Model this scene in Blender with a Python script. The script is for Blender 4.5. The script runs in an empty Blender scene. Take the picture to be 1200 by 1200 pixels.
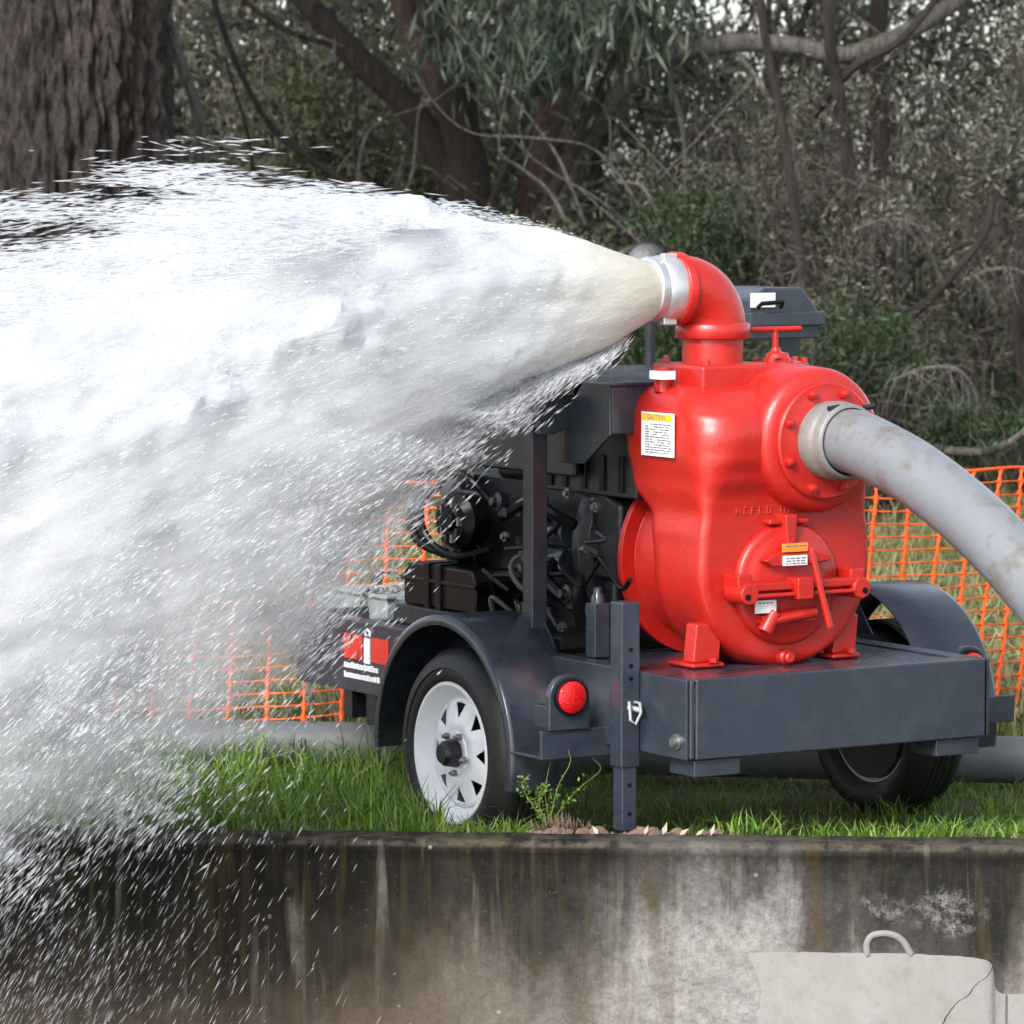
import bpy, bmesh, math, random
import numpy as np
from mathutils import Vector, Matrix, noise as mnoise
R = math.radians
sc = bpy.context.scene
rng = np.random.default_rng(7)
random.seed(7)

# ------------------------------------------------------------------ camera
CAM_H = 1.87
cam_d = bpy.data.cameras.new('camera')
cam = bpy.data.objects.new('camera', cam_d)
sc.collection.objects.link(cam)
cam.location = (0, 0, CAM_H)
cam.rotation_euler = (R(90) - math.atan(397 / 5070), 0, 0)
cam_d.sensor_width = 36
cam_d.sensor_fit = 'HORIZONTAL'
cam_d.lens = 36 * 5070 / 1200
cam_d.clip_start = 0.5
cam_d.clip_end = 3000
cam_d.dof.use_dof = True
cam_d.dof.focus_distance = 12.0
cam_d.dof.aperture_fstop = 8.5
sc.camera = cam
# ------------------------------------------------------------------ sky, sun, exposure
SUN_EL, SUN_AZ = R(36), R(208)          # azimuth from +Y, clockwise
w = bpy.data.worlds.new('World')
sc.world = w
w.use_nodes = True
nt = w.node_tree
bg = nt.nodes['Background']
sky = nt.nodes.new('ShaderNodeTexSky')
sky.sky_type = 'NISHITA'
sky.sun_disc = False
sky.sun_elevation = SUN_EL
sky.sun_rotation = SUN_AZ
sky.air_density = 1.0
sky.dust_density = 1.5
sky.ozone_density = 1.0
hs = nt.nodes.new('ShaderNodeHueSaturation')
hs.inputs['Saturation'].default_value = 0.45
nt.links.new(sky.outputs[0], hs.inputs['Color'])
nt.links.new(hs.outputs[0], bg.inputs[0])
bg.inputs[1].default_value = 0.15
sd = bpy.data.lights.new('sun', 'SUN')
sd.energy = 2.2
sd.angle = R(24)
sd.color = (1.0, 0.97, 0.93)
sun = bpy.data.objects.new('sun', sd)
sc.collection.objects.link(sun)
sv = Vector((math.sin(SUN_AZ) * math.cos(SUN_EL), math.cos(SUN_AZ) * math.cos(SUN_EL), math.sin(SUN_EL)))
sun.rotation_euler = sv.to_track_quat('Z', 'Y').to_euler()
sc.view_settings.view_transform = 'Standard'
sc.view_settings.look = 'None'
sc.view_settings.gamma = 1
sc.view_settings.use_curve_mapping = False
sc.view_settings.exposure = 1.17
sc.cycles.max_bounces = 10
sc.cycles.adaptive_threshold = 0.04
sc.cycles.diffuse_bounces = 4
sc.cycles.volume_bounces = 9
sc.cycles.transparent_max_bounces = 32
sc.cycles.volume_step_rate = 4.0

# ------------------------------------------------------------------ helpers: objects
def link(o): sc.collection.objects.link(o); return o
def tag(o, label=None, cat=None, group=None, kind=None):
    for k, v in (('label', label), ('category', cat), ('group', group), ('kind', kind)):
        if v: o[k] = v
    return o
def empty(name, loc=(0, 0, 0), rz=0, **k):
    o = link(bpy.data.objects.new(name, None))
    o.location = loc; o.rotation_euler = (0, 0, rz)
    return tag(o, **k)
def put(name, me, mat, parent=None):
    o = link(bpy.data.objects.new(name, me))
    if mat and not me.materials: me.materials.append(mat)
    o.parent = parent
    return o
def np_mesh(name, V, F, smooth=False):
    """V (n,3); F (m,k) all faces of k corners"""
    me = bpy.data.meshes.new(name)
    V = np.asarray(V, np.float32); F = np.asarray(F, np.int32)
    m, k = F.shape
    me.vertices.add(len(V)); me.vertices.foreach_set('co', V.ravel())
    me.loops.add(m * k); me.loops.foreach_set('vertex_index', F.ravel())
    me.polygons.add(m)
    me.polygons.foreach_set('loop_start', np.arange(0, m * k, k, dtype=np.int32))
    me.polygons.foreach_set('loop_total', np.full(m, k, dtype=np.int32))
    me.update(calc_edges=True)
    if smooth: me.polygons.foreach_set('use_smooth', np.ones(m, bool))
    return me

def frame(d):
    d = Vector(d).normalized()
    a = Vector((0, 0, 1)) if abs(d.z) < 0.95 else Vector((1, 0, 0))
    u = d.cross(a).normalized(); v = d.cross(u).normalized()
    return d, u, v

class M:
    """collects shapes, then links them as one mesh object"""
    def __init__(s): s.v = []; s.f = []
    def add(s, vs, fs):
        n = len(s.v); s.v += [tuple(p) for p in vs]; s.f += [tuple(i + n for i in f) for f in fs]; return s
    def box(s, x0, x1, y0, y1, z0, z1, rot=None, piv=None):
        vs = [Vector((x, y, z)) for z in (z0, z1) for x, y in ((x0, y0), (x1, y0), (x1, y1), (x0, y1))]
        if rot is not None:
            c = Vector(piv) if piv else Vector(((x0 + x1) / 2, (y0 + y1) / 2, (z0 + z1) / 2))
            vs = [rot @ (p - c) + c for p in vs]
        return s.add(vs, [(3, 2, 1, 0), (4, 5, 6, 7), (0, 1, 5, 4), (1, 2, 6, 5), (2, 3, 7, 6), (3, 0, 4, 7)])
    def rings(s, rr, closed_ring=True, cap=True):
        n = len(rr[0]); vs = [p for r in rr for p in r]; fs = []
        for i in range(len(rr) - 1):
            for j in range(n if closed_ring else n - 1):
                a = i * n + j; b = i * n + (j + 1) % n
                fs.append((a, b, b + n, a + n))
        if cap and closed_ring:
            fs.append(tuple(range(n - 1, -1, -1))); fs.append(tuple(range((len(rr) - 1) * n, len(rr) * n)))
        return s.add(vs, fs)
    def cyl(s, p0, p1, r0, r1=None, n=20, cap=True):
        r1 = r0 if r1 is None else r1
        p0, p1 = Vector(p0), Vector(p1); d, u, v = frame(p1 - p0)
        return s.rings([[p + (u * math.cos(2 * math.pi * k / n) + v * math.sin(2 * math.pi * k / n)) * r for k in range(n)] for p, r in ((p0, r0), (p1, r1))], cap=cap)
    def lathe(s, c, d, prof, n=40, cap=False):
        """prof: (distance along d, radius)"""
        c = Vector(c); d, u, v = frame(d)
        return s.rings([[c + d * t + (u * math.cos(2 * math.pi * k / n) + v * math.sin(2 * math.pi * k / n)) * r for k in range(n)] for t, r in prof], cap=cap)
    def tube(s, pts, r, n=10, cap=True):
        pts = [Vector(p) for p in pts]; rr = []
        rad = r if isinstance(r, (list, tuple)) else [r] * len(pts)
        d, u, v = frame(pts[1] - pts[0])
        for i, p in enumerate(pts):
            t = (pts[min(i + 1, len(pts) - 1)] - pts[max(i - 1, 0)]).normalized()
            u = (u - t * u.dot(t)).normalized(); v = t.cross(u)
            rr.append([p + (u * math.cos(2 * math.pi * k / n) + v * math.sin(2 * math.pi * k / n)) * rad[i] for k in range(n)])
        return s.rings(rr, cap=cap)
    def prism(s, pts, axis, a0, a1):
        """outline pts in the two other axes (order x,y,z without axis), extruded along axis"""
        def mk(p, a):
            q = list(p); q.insert(axis, a); return tuple(q)
        n = len(pts)
        vs = [mk(p, a0) for p in pts] + [mk(p, a1) for p in pts]
        return s.add(vs, [tuple(range(n - 1, -1, -1)), tuple(range(n, 2 * n))] + [(i, (i + 1) % n, (i + 1) % n + n, i + n) for i in range(n)])
    def build(s, name, mat, parent=None, bevel=0, seg=2, angle=35, label=None):
        me = bpy.data.meshes.new(name)
        me.from_pydata(s.v, [], s.f)
        bm = bmesh.new(); bm.from_mesh(me); bmesh.ops.recalc_face_normals(bm, faces=bm.faces); bm.to_mesh(me); bm.free()
        me.polygons.foreach_set('use_smooth', np.ones(len(me.polygons), bool))
        me.set_sharp_from_angle(angle=R(angle))
        o = put(name, me, mat, parent)
        if bevel:
            b = o.modifiers.new('bevel', 'BEVEL'); b.width = bevel; b.segments = seg; b.limit_method = 'ANGLE'; b.angle_limit = R(40); b.harden_normals = True
        if label: o['label'] = label
        return o

def spline(pts, n):
    P = [Vector(p) for p in pts]; P = [P[0] * 2 - P[1]] + P + [P[-1] * 2 - P[-2]]; out = []
    for i in range(1, len(P) - 2):
        for k in range(n):
            t = k / n; a, b, c, d = P[i - 1:i + 3]
            out.append(0.5 * ((2 * b) + (c - a) * t + (2 * a - 5 * b + 4 * c - d) * t * t + (3 * b - a - 3 * c + d) * t ** 3))
    out.append(P[-2]); return out

# ------------------------------------------------------------------ helpers: materials
class N:
    def __init__(s, name):
        s.m = bpy.data.materials.new(name); s.m.use_nodes = True; s.t = s.m.node_tree; s.b = s.t.nodes['Principled BSDF']; s.out = s.t.nodes['Material Output']
    def n(s, ty, **k):
        x = s.t.nodes.new('ShaderNode' + ty)
        for a, v in k.items():
            if a.startswith('i_'):
                key = a[2:].replace('_', ' ')
                x.inputs[int(key) if key.isdigit() else key].default_value = v
            else: setattr(x, a, v)
        return x
    def l(s, a, b): s.t.links.new(a, b)
    def co(s, scale=(1, 1, 1), loc=(0, 0, 0), kind='Object'):
        tc = s.n('TexCoord'); mp = s.n('Mapping'); mp.inputs['Scale'].default_value = scale; mp.inputs['Location'].default_value = loc
        s.l(tc.outputs[kind], mp.inputs[0]); return mp.outputs[0]
    def noise(s, vec, scale, detail=4, rough=0.55, dist=0):
        x = s.n('TexNoise'); x.inputs['Scale'].default_value = scale; x.inputs['Detail'].default_value = detail; x.inputs['Roughness'].default_value = rough; x.inputs['Distortion'].default_value = dist
        s.l(vec, x.inputs['Vector']); return x.outputs['Fac']
    def ramp(s, fac, stops):
        x = s.n('ValToRGB'); e = x.color_ramp.elements
        while len(e) < len(stops): e.new(0.5)
        for q, (p, c) in zip(e, stops): q.position = p; q.color = (*c, 1) if len(c) == 3 else c
        s.l(fac, x.inputs[0]); return x.outputs[0]
    def mix(s, f, a, b, mode='MIX'):
        x = s.n('MixRGB', blend_type=mode)
        for sock, v in ((x.inputs[0], f), (x.inputs[1], a), (x.inputs[2], b)):
            if hasattr(v, 'links') or hasattr(v, 'is_linked'): s.l(v, sock)
            elif isinstance(v, (int, float)): sock.default_value = v
            else: sock.default_value = (*v, 1)
        return x.outputs[0]
    def math(s, op, a, b=0.0, clamp=False):
        x = s.n('Math', operation=op, use_clamp=clamp)
        for i, v in ((0, a), (1, b)):
            if isinstance(v, (int, float)): x.inputs[i].default_value = v
            else: s.l(v, x.inputs[i])
        return x.outputs[0]
    def bump(s, h, strength=0.3, dist=0.01):
        x = s.n('Bump'); x.inputs['Strength'].default_value = strength; x.inputs['Distance'].default_value = dist
        s.l(h, x.inputs['Height']); s.l(x.outputs[0], s.b.inputs['Normal']); return x

def paint(name, col, rough=0.35, dust=0.15, dustcol=(0.25, 0.22, 0.19), metal=0, coat=0.0, bump=0.08, scratch=True):
    k = N(name); c = k.co()
    n1 = k.noise(c, 9, 6, 0.6); n2 = k.noise(c, 60, 3)
    var = k.mix(n1, tuple(x * 0.82 for x in col), tuple(min(1, x * 1.15) for x in col))
    d = k.ramp(n1, [(0.5, (0, 0, 0)), (0.78, (1, 1, 1))])
    d = k.math('MULTIPLY', d, dust)
    fin = k.mix(d, var, dustcol)
    if scratch:
        g = k.n('NewGeometry')
        e = k.ramp(k.noise(c, 140, 2), [(0.68, (0, 0, 0)), (0.72, (1, 1, 1))])
        fin = k.mix(k.math('MULTIPLY', e, 0.35), fin, dustcol)
    k.l(fin, k.b.inputs['Base Color'])
    k.b.inputs['Metallic'].default_value = metal
    k.l(k.math('ADD', k.math('MULTIPLY', n1, 0.25), rough - 0.12), k.b.inputs['Roughness'])
    k.b.inputs['Coat Weight'].default_value = coat; k.b.inputs['Coat Roughness'].default_value = 0.15
    k.bump(k.math('ADD', n1, k.math('MULTIPLY', n2, 0.25)), bump, 0.01)
    return k.m
def plain(name, col, rough=0.6, metal=0.0, spec=None):
    k = N(name); c = k.co(); n1 = k.noise(c, 25, 4)
    k.l(k.mix(n1, tuple(x * 0.75 for x in col), tuple(min(1, x * 1.25) for x in col)), k.b.inputs['Base Color'])
    k.b.inputs['Roughness'].default_value = rough; k.b.inputs['Metallic'].default_value = metal
    return k.m

m_red = paint('red_paint', (0.42, 0.012, 0.0075), 0.38, 0.32, (0.17, 0.035, 0.02), coat=0.12, bump=0.35, scratch=False)
m_slate = paint('slate_paint', (0.024, 0.031, 0.046), 0.28, 0.35, (0.075, 0.08, 0.088), coat=0.3, bump=0.1)
m_dark = paint('dark_machine_paint', (0.009, 0.010, 0.014), 0.42, 0.25, (0.035, 0.032, 0.03), bump=0.3)
m_black = paint('black_plastic', (0.005, 0.005, 0.006), 0.30, 0.1, (0.02, 0.02, 0.02), bump=0.1)
m_black.node_tree.nodes['Principled BSDF'].inputs['Specular IOR Level'].default_value = 0.2
m_tyre = paint('tyre_rubber', (0.006, 0.006, 0.0065), 0.55, 0.35, (0.025, 0.022, 0.018), bump=0.3)
m_white = paint('white_rim_paint', (0.82, 0.83, 0.88), 0.35, 0.3, (0.40, 0.34, 0.26), bump=0.05, scratch=False)
m_alu = paint('cast_aluminium', (0.62, 0.62, 0.63), 0.38, 0.3, (0.5, 0.15, 0.12), metal=0.75, bump=0.3)
m_galv = paint('galvanised_steel', (0.30, 0.34, 0.34), 0.5, 0.4, (0.18, 0.19, 0.17), metal=0.3, bump=0.2)
m_cable = plain('grey_cable', (0.06, 0.06, 0.055), 0.5)
m_steel = plain('dull_steel', (0.25, 0.25, 0.25), 0.4, 0.8)
m_label_w = plain('label_white', (0.72, 0.72, 0.70), 0.5)
m_label_y = plain('label_yellow', (0.85, 0.48, 0.02), 0.5)
m_label_o = plain('label_orange', (0.80, 0.25, 0.03), 0.5)
m_ink = plain('label_ink', (0.12, 0.13, 0.16), 0.5)
m_logo_red = plain('logo_red', (0.60, 0.03, 0.02), 0.5)
m_logo_w = plain('logo_white', (0.75, 0.77, 0.78), 0.5)
m_chain = plain('chain_steel', (0.22, 0.21, 0.19), 0.5, 0.6)
m_cord = plain('grey_fabric_strap', (0.30, 0.29, 0.26), 0.8)
m_brown = plain('wooden_pack', (0.12, 0.08, 0.05), 0.8)
k = N('lamp_red'); k.b.inputs['Base Color'].default_value = (0.55, 0.004, 0.006, 1); k.b.inputs['Roughness'].default_value = 0.2; k.b.inputs['Coat Weight'].default_value = 0.5
vo = k.n('TexVoronoi'); vo.inputs['Scale'].default_value = 160; k.l(k.co(), vo.inputs['Vector']); k.bump(vo.outputs['Distance'], 0.5, 0.004); m_lamp = k.m
# grey layflat hose rubber with mud
k = N('grey_hose_rubber'); c = k.co(); n1 = k.noise(c, 5, 6, 0.6); n2 = k.noise(c, 22, 5, 0.7); 
base = k.mix(n1, (0.135, 0.145, 0.16), (0.20, 0.21, 0.23))
mud = k.ramp(k.math('ADD', n1, k.math('MULTIPLY', n2, 0.55)), [(0.78, (0, 0, 0)), (0.92, (1, 1, 1))])
k.l(k.mix(k.math('MULTIPLY', mud, 0.75), base, (0.12, 0.10, 0.075)), k.b.inputs['Base Color']); k.b.inputs['Roughness'].default_value = 0.38; k.bump(n2, 0.12, 0.01); m_hose = k.m

# ================================================================== SETTING
# ---- ground sheet behind the wall, reaching the horizon
def wall_front_y(x): return 11.68 - 0.0746 * (x + 1.382)
WALL_T = 0.165
WALL_Z = 0.072
def grid_axis(a, b, n, far):
    mid = np.linspace(a, b, n); g = [b + (far - b) * t ** 3 for t in np.linspace(0, 1, 12)[1:]]
    return mid, g
mx, gx = grid_axis(-3.2, 3.2, 150, 900)
xs = np.array([-q for q in gx[::-1]] + list(mx) + list(gx))
ys = np.concatenate([np.linspace(0, 1, 90) ** 1.3 * 18, 18 + (1500 - 18) * np.linspace(0, 1, 20)[1:] ** 3])
def gz(x, y):
    near = math.exp(-((y - 12) / 9) ** 2)
    v = mnoise.noise(Vector((x * 1.7, y * 1.7, 3))) * 0.022 + mnoise.noise(Vector((x * 7, y * 7, 9))) * 0.010
    b = y - wall_front_y(x) - WALL_T                       # distance behind the wall
    bank = 0.115 * max(0.0, 1 - b / 0.40) ** 1.3 if b < 0.40 else 0
    return -0.068 + v + bank * (1 if abs(x) < 40 else 0)
V = []
for j, y in enumerate(ys):
    for x in xs:
        yy = wall_front_y(x) + WALL_T - 0.006 + y if abs(x) < 40 else 11.9 + y
        V.append((x, yy, gz(x, yy) if y < 20 else -0.068))
nx = len(xs)
F = [(j * nx + i, j * nx + i + 1, (j + 1) * nx + i + 1, (j + 1) * nx + i) for j in range(len(ys) - 1) for i in range(nx - 1)]
k = N('soil_and_turf'); c = k.co(); n1 = k.noise(c, 1.6, 6, 0.6); n2 = k.noise(c, 25, 5, 0.7)
soil = k.mix(n2, (0.030, 0.019, 0.012), (0.13, 0.085, 0.055))
turf = k.mix(n2, (0.035, 0.055, 0.015), (0.10, 0.14, 0.035))
k.l(k.mix(k.ramp(n1, [(0.40, (0, 0, 0)), (0.55, (1, 1, 1))]), soil, turf), k.b.inputs['Base Color'])
k.b.inputs['Roughness'].default_value = 0.95; k.bump(n2, 0.8, 0.03)
tag(put('ground', np_mesh('ground', V, F, True), k.m), kind='structure')
# lower basin floor / pond in front of the wall
k = N('pond_water'); c = k.co(); k.b.inputs['Base Color'].default_value = (0.05, 0.05, 0.04, 1); k.b.inputs['Roughness'].default_value = 0.12; k.bump(k.noise(c, 6, 5, 0.6), 0.6, 0.05)
V = [(-900, -900, -1.3), (900, -900, -1.3), (900, 12.6, -1.3), (-900, 12.6, -1.3)]
tag(put('pond_water', np_mesh('pond', V, [(0, 1, 2, 3)]), k.m), kind='structure')

# ---- concrete retaining wall (local frame: x along, y depth, z up)
wall = empty('concrete_wall', (-1.382, 11.68, WALL_Z), math.atan(-0.0746), label='long stained concrete retaining wall with dark weathered top below the red pump trailer', cat='wall')
k = N('stained_concrete'); c = k.co()
sep = k.n('SeparateXYZ'); k.l(c, sep.inputs[0]); X, Z = sep.outputs[0], sep.outputs[2]
big = k.noise(k.co((1.6, 1, 0.9)), 1.3, 5, 0.6)
streak = k.noise(k.co((9, 1, 0.9)), 1.0, 6, 0.65, 0.6)
streak2 = k.noise(k.co((30, 1, 2.2)), 1.0, 5, 0.65, 0.4)
fine = k.noise(c, 55, 6, 0.7)
mid = k.noise(c, 14, 5, 0.65)
conc = k.mix(k.ramp(k.mix(0.4, fine, mid), [(0.34, (0, 0, 0)), (0.66, (1, 1, 1))]), (0.13, 0.12, 0.11), (0.34, 0.325, 0.31))
brown = k.mix(fine, (0.06, 0.045, 0.033), (0.12, 0.095, 0.072))
# concrete colour by stretch: brownish on the left, pale grey on the right
Xn = k.math('ADD', k.math('DIVIDE', X, 3.0), k.math('MULTIPLY', k.math('SUBTRACT', streak, 0.5), 0.16))
g1 = lambda v: (v, v, v)
lr = k.ramp(Xn, [(0.36, g1(0)), (0.45, g1(.25)), (0.53, g1(.35)), (0.60, g1(1))])
basec = k.mix(lr, brown, conc)
basec = k.mix(k.ramp(Xn, [(0.93, g1(0)), (0.97, g1(.55))]), basec, (0.15, 0.15, 0.15))
# black biofilm hanging down from the coping; how deep it reaches changes along the wall
depth = k.math('MULTIPLY', Z, -1.0)
reach = k.ramp(Xn, [(0.0, g1(.48)), (0.34, g1(.46)), (0.41, g1(.30)), (0.48, g1(.44)), (0.54, g1(.38)), (0.59, g1(.15)), (0.66, g1(.15)), (0.76, g1(.36)), (0.90, g1(.46)), (0.95, g1(.20)), (1.0, g1(.26))])
reach = k.math('ADD', reach, k.math('MULTIPLY', k.math('SUBTRACT', streak2, 0.5), 0.20))
reach = k.math('ADD', reach, k.math('MULTIPLY', k.math('SUBTRACT', streak, 0.5), 0.30))
reach = k.math('ADD', reach, k.math('MULTIPLY', k.math('SUBTRACT', big, 0.5), 0.45))
blot = k.noise(k.co((1, 1, .8)), 5.5, 8, .68, .3)
reach = k.math('ADD', reach, k.math('MULTIPLY', k.math('SUBTRACT', blot, 0.5), 0.55))
dk = k.math('SUBTRACT', reach, depth)
dk = k.math('ADD', dk, k.math('MULTIPLY', k.math('SUBTRACT', mid, 0.5), 0.22))
dark = k.ramp(k.math('ADD', dk, 0.10), [(0.0, g1(0)), (0.06, g1(.22)), (0.14, g1(.50)), (0.24, g1(.82)), (0.42, g1(1))])
bio = k.mix(k.mix(0.5, fine, mid), (0.001, 0.001, 0.0008), (0.012, 0.0108, 0.0082))
moss = k.mix(k.math('MULTIPLY', k.ramp(streak2, [(0.50, g1(0)), (0.62, g1(1))]), 0.7), bio, (0.030, 0.025, 0.010))
col = k.mix(k.math('MULTIPLY', dark, 0.96), basec, moss)
# bare worn arris along the top edge
edge = k.math('MULTIPLY', k.ramp(k.math('ADD', depth, 0.5), [(0.494, g1(0)), (0.501, g1(1)), (0.512, g1(1)), (0.520, g1(0))]), k.ramp(mid, [(0.42, g1(0)), (0.55, g1(1))]))
col = k.mix(k.math('MULTIPLY', edge, 0.6), col, (0.11, 0.095, 0.07))
fleck = k.ramp(k.noise(c, 90, 4, .75), [(0.62, g1(0)), (0.70, g1(1))])
col = k.mix(k.math('MULTIPLY', k.math('MULTIPLY', fleck, k.ramp(blot, [(0.45, g1(0)), (0.6, g1(1))])), 0.5), col, (0.16, 0.15, 0.13))
# rust runs
col = k.mix(k.math('MULTIPLY', k.ramp(streak, [(0.60, (0, 0, 0)), (0.68, (1, 1, 1))]), k.math('MULTIPLY', blot, 0.75)), col, (0.075, 0.048, 0.020))
# pale lime runs and splotches
lime = k.ramp(k.noise(k.co((16, 1, 1.3), (3.3, 0, 0)), 1.0, 5, 0.6, 0.5), [(0.60, (0, 0, 0)), (0.70, (1, 1, 1))])
col = k.mix(k.math('MULTIPLY', lime, k.math('MULTIPLY', k.ramp(blot, [(0.42, g1(0)), (0.6, g1(1))]), 0.4)), col, (0.26, 0.235, 0.20))
vo = k.n('TexVoronoi'); vo.inputs['Scale'].default_value = 14; k.l(c, vo.inputs['Vector'])
spot = k.ramp(vo.outputs['Distance'], [(0.05, (1, 1, 1)), (0.11, (0, 0, 0))])
col = k.mix(k.math('MULTIPLY', spot, k.ramp(mid, [(0.52, (0, 0, 0)), (0.6, (0.7, 0.7, 0.7))])), col, (0.30, 0.285, 0.265))
# flaking pale lichen patch at the right
lich = k.math('MULTIPLY', k.ramp(k.noise(c, 26, 9, 0.85, 0.2), [(0.48, (0, 0, 0)), (0.56, (1, 1, 1))]), 1.0)
px = k.math('SUBTRACT', X, 2.48); pz = k.math('ADD', Z, 0.17)
pd = k.math('ADD', k.math('MULTIPLY', k.math('MULTIPLY', px, px), 9.0), k.math('MULTIPLY', k.math('MULTIPLY', pz, pz), 60.0))
pm = k.ramp(k.math('ADD', pd, k.math('MULTIPLY', k.noise(c, 6, 5, .65), 2.2)), [(0.95, (1, 1, 1)), (1.0, (0, 0, 0))])
pm = k.ramp(k.math('SUBTRACT', k.math('ADD', pd, k.math('MULTIPLY', k.noise(c, 6, 5, .65), 2.2)), 0.9), [(0.0, (1, 1, 1)), (0.5, (0, 0, 0))])
col = k.mix(k.math('MULTIPLY', k.math('MULTIPLY', lich, pm), 0.8), col, (0.27, 0.265, 0.25))
# air holes
vh = k.n('TexVoronoi'); vh.inputs['Scale'].default_value = 22; k.l(k.co((1, 1, 1), (5, 2, 1)), vh.inputs['Vector'])
hole = k.math('MULTIPLY', k.ramp(vh.outputs['Distance'], [(0.06, (1, 1, 1)), (0.11, (0, 0, 0))]), k.ramp(vh.outputs['Color'], [(0.45, g1(0)), (0.5, g1(1))]))
col = k.mix(k.math('MULTIPLY', hole, 0.8), col, (0.05, 0.045, 0.04))
k.l(col, k.b.inputs['Base Color']); k.b.inputs['Roughness'].default_value = 0.9; k.b.inputs['Specular IOR Level'].default_value = 0.2
h = k.math('SUBTRACT', k.math('ADD', k.math('MULTIPLY', fine, 1.2), k.math('MULTIPLY', mid, .5)), hole)
k.bump(h, 0.8, 0.007); m_conc = k.m
# wall body: displaced front face and worn coping
WX0, WX1 = -7.5, 10.5
nxw = 700; xsw = np.linspace(WX0, WX1, nxw)
prof = [(WALL_T, -1.5), (WALL_T, -0.02), (WALL_T - .012, 0.0), (0.12, 0.004), (0.07, 0.0), (0.03, 0.001), (0.012, -0.004), (0.0, -0.014), (0.0, -0.032), (0.006, -0.038), (0.008, -0.07), (0.008, -0.14), (0.008, -0.22), (0.008, -0.3), (0.008, -0.4), (0.008, -0.6), (0.008, -1.0), (0.008, -1.5)]
V = []
for x in xsw:
    for i, (y, z) in enumerate(prof):
        a = mnoise.noise(Vector((x * 9, y * 9, z * 9))); b = mnoise.noise(Vector((x * 40, y * 30, z * 30)))
        am = 1.0 if 2 <= i <= 10 else 0.25
        V.append((x, y - (a * 0.004 + b * 0.003) * (am if i > 5 else 0), z + (a * 0.004 + b * 0.0025) * am * (1 if z > -0.3 else 0)))
n = len(prof)
F = [(i * n + j, i * n + j + 1, (i + 1) * n + j + 1, (i + 1) * n + j) for i in range(nxw - 1) for j in range(n - 1)]
put('wall_body', np_mesh('wall_body', V, F, True), m_conc, wall)
# newer smooth render patch, 6 mm proud, with the half moon loop above it
k = N('pale_render'); c = k.co(); f1 = k.noise(c, 70, 6, 0.7); f2 = k.noise(c, 5, 5, 0.6)
f3 = k.noise(k.co((7, 1, 1.2)), 1.2, 6, .65, .4); f4 = k.noise(c, 13, 6, .7)
colp = k.mix(k.math('ADD', k.math('MULTIPLY', f2, .5), k.math('MULTIPLY', f3, .5)), (0.14, 0.132, 0.12), (0.31, 0.298, 0.285)); colp = k.mix(k.math('MULTIPLY', k.ramp(f4, [(.5, (0, 0, 0)), (.7, (1, 1, 1))]), .45), colp, (0.11, 0.09, 0.07)); colp = k.mix(k.math('MULTIPLY', f1, 0.35), colp, (0.17, 0.15, 0.14))
vh = k.n('TexVoronoi'); vh.inputs['Scale'].default_value = 26; k.l(c, vh.inputs['Vector'])
colp = k.mix(k.ramp(vh.outputs['Distance'], [(0.04, (0.7, 0.7, 0.7)), (0.08, (0, 0, 0))]), colp, (0.12, 0.10, 0.09))
k.l(colp, k.b.inputs['Base Color']); k.b.inputs['Roughness'].default_value = 0.85; k.bump(k.math('ADD', f1, f4), 0.6, 0.006); m_render = k.m
m_black_crack = plain('crack_dark', (0.02, 0.018, 0.015), 0.9)
# upper outline of the patch in wall coordinates
def patch(name, top, x1, mat, y=0.0055):
    t = spline([(a, 0, b) for a, b in top], 8)
    t = [(p.x, p.z + mnoise.noise(Vector((p.x * 30, 0, 1))) * 0.004) for p in t]
    V = []; F = []
    for i, (x, z) in enumerate(t):
        yy = y + (0.0095 - y) * max(0, 1 - (x - top[0][0]) / .2)
        V += [(x, 0.012, z + 0.001), (x, yy, z), (x, yy, -1.40)]
    for i in range(len(t) - 1):
        a = i * 3; F += [(a, a + 1, a + 4, a + 3), (a + 1, a + 2, a + 5, a + 4)]
    return put(name, np_mesh(name, V, F), mat, wall)
patch('render_patch', [(1.98, -0.44), (1.985, -0.36), (2.0, -0.312), (2.04, -0.299), (2.10, -0.295), (2.18, -0.294), (2.3, -0.295), (2.42, -0.294), (2.52, -0.297), (2.62, -0.302), (2.668, -0.312), (2.682, -0.335), (2.688, -0.385), (2.72, -0.405), (2.76, -0.400), (3.2, -0.39), (3.8, -0.42)], 3.6, m_render)
M().tube(spline([(2.345, 0.010, -0.300), (2.343, 0.009, -0.268), (2.36, 0.0085, -0.245), (2.40, 0.0085, -0.241), (2.435, 0.0085, -0.256), (2.462, 0.010, -0.296)], 8), 0.0095, 10).build('lifting_loop', m_render, wall)

cr = spline([(2.682, 0, -0.325), (2.665, 0, -0.352), (2.635, 0, -0.375), (2.615, 0, -0.405), (2.585, 0, -0.425), (2.56, 0, -0.46), (2.54, 0, -0.50), (2.50, 0, -0.60)], 6)
V, F = [], []
for i, p in enumerate(cr):
    j = mnoise.noise(p * 60) * .0025; w_ = .0012 + .0014 * abs(mnoise.noise(p * 35))
    V += [(p.x - w_ + j, 0.0052, p.z), (p.x + w_ + j, 0.0052, p.z)]
    if i: F.append((2 * i - 2, 2 * i - 1, 2 * i + 1, 2 * i))
put('crack', np_mesh('crack', V, F), m_black_crack, wall)

# ================================================================== TRAILER
T = empty('pump_trailer', (-0.17852, 12.29038, 0), R(31.3), label='dark grey two wheeled trailer carrying a red water pump and diesel engine on the grass', cat='pump trailer')
W = 1.52
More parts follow.
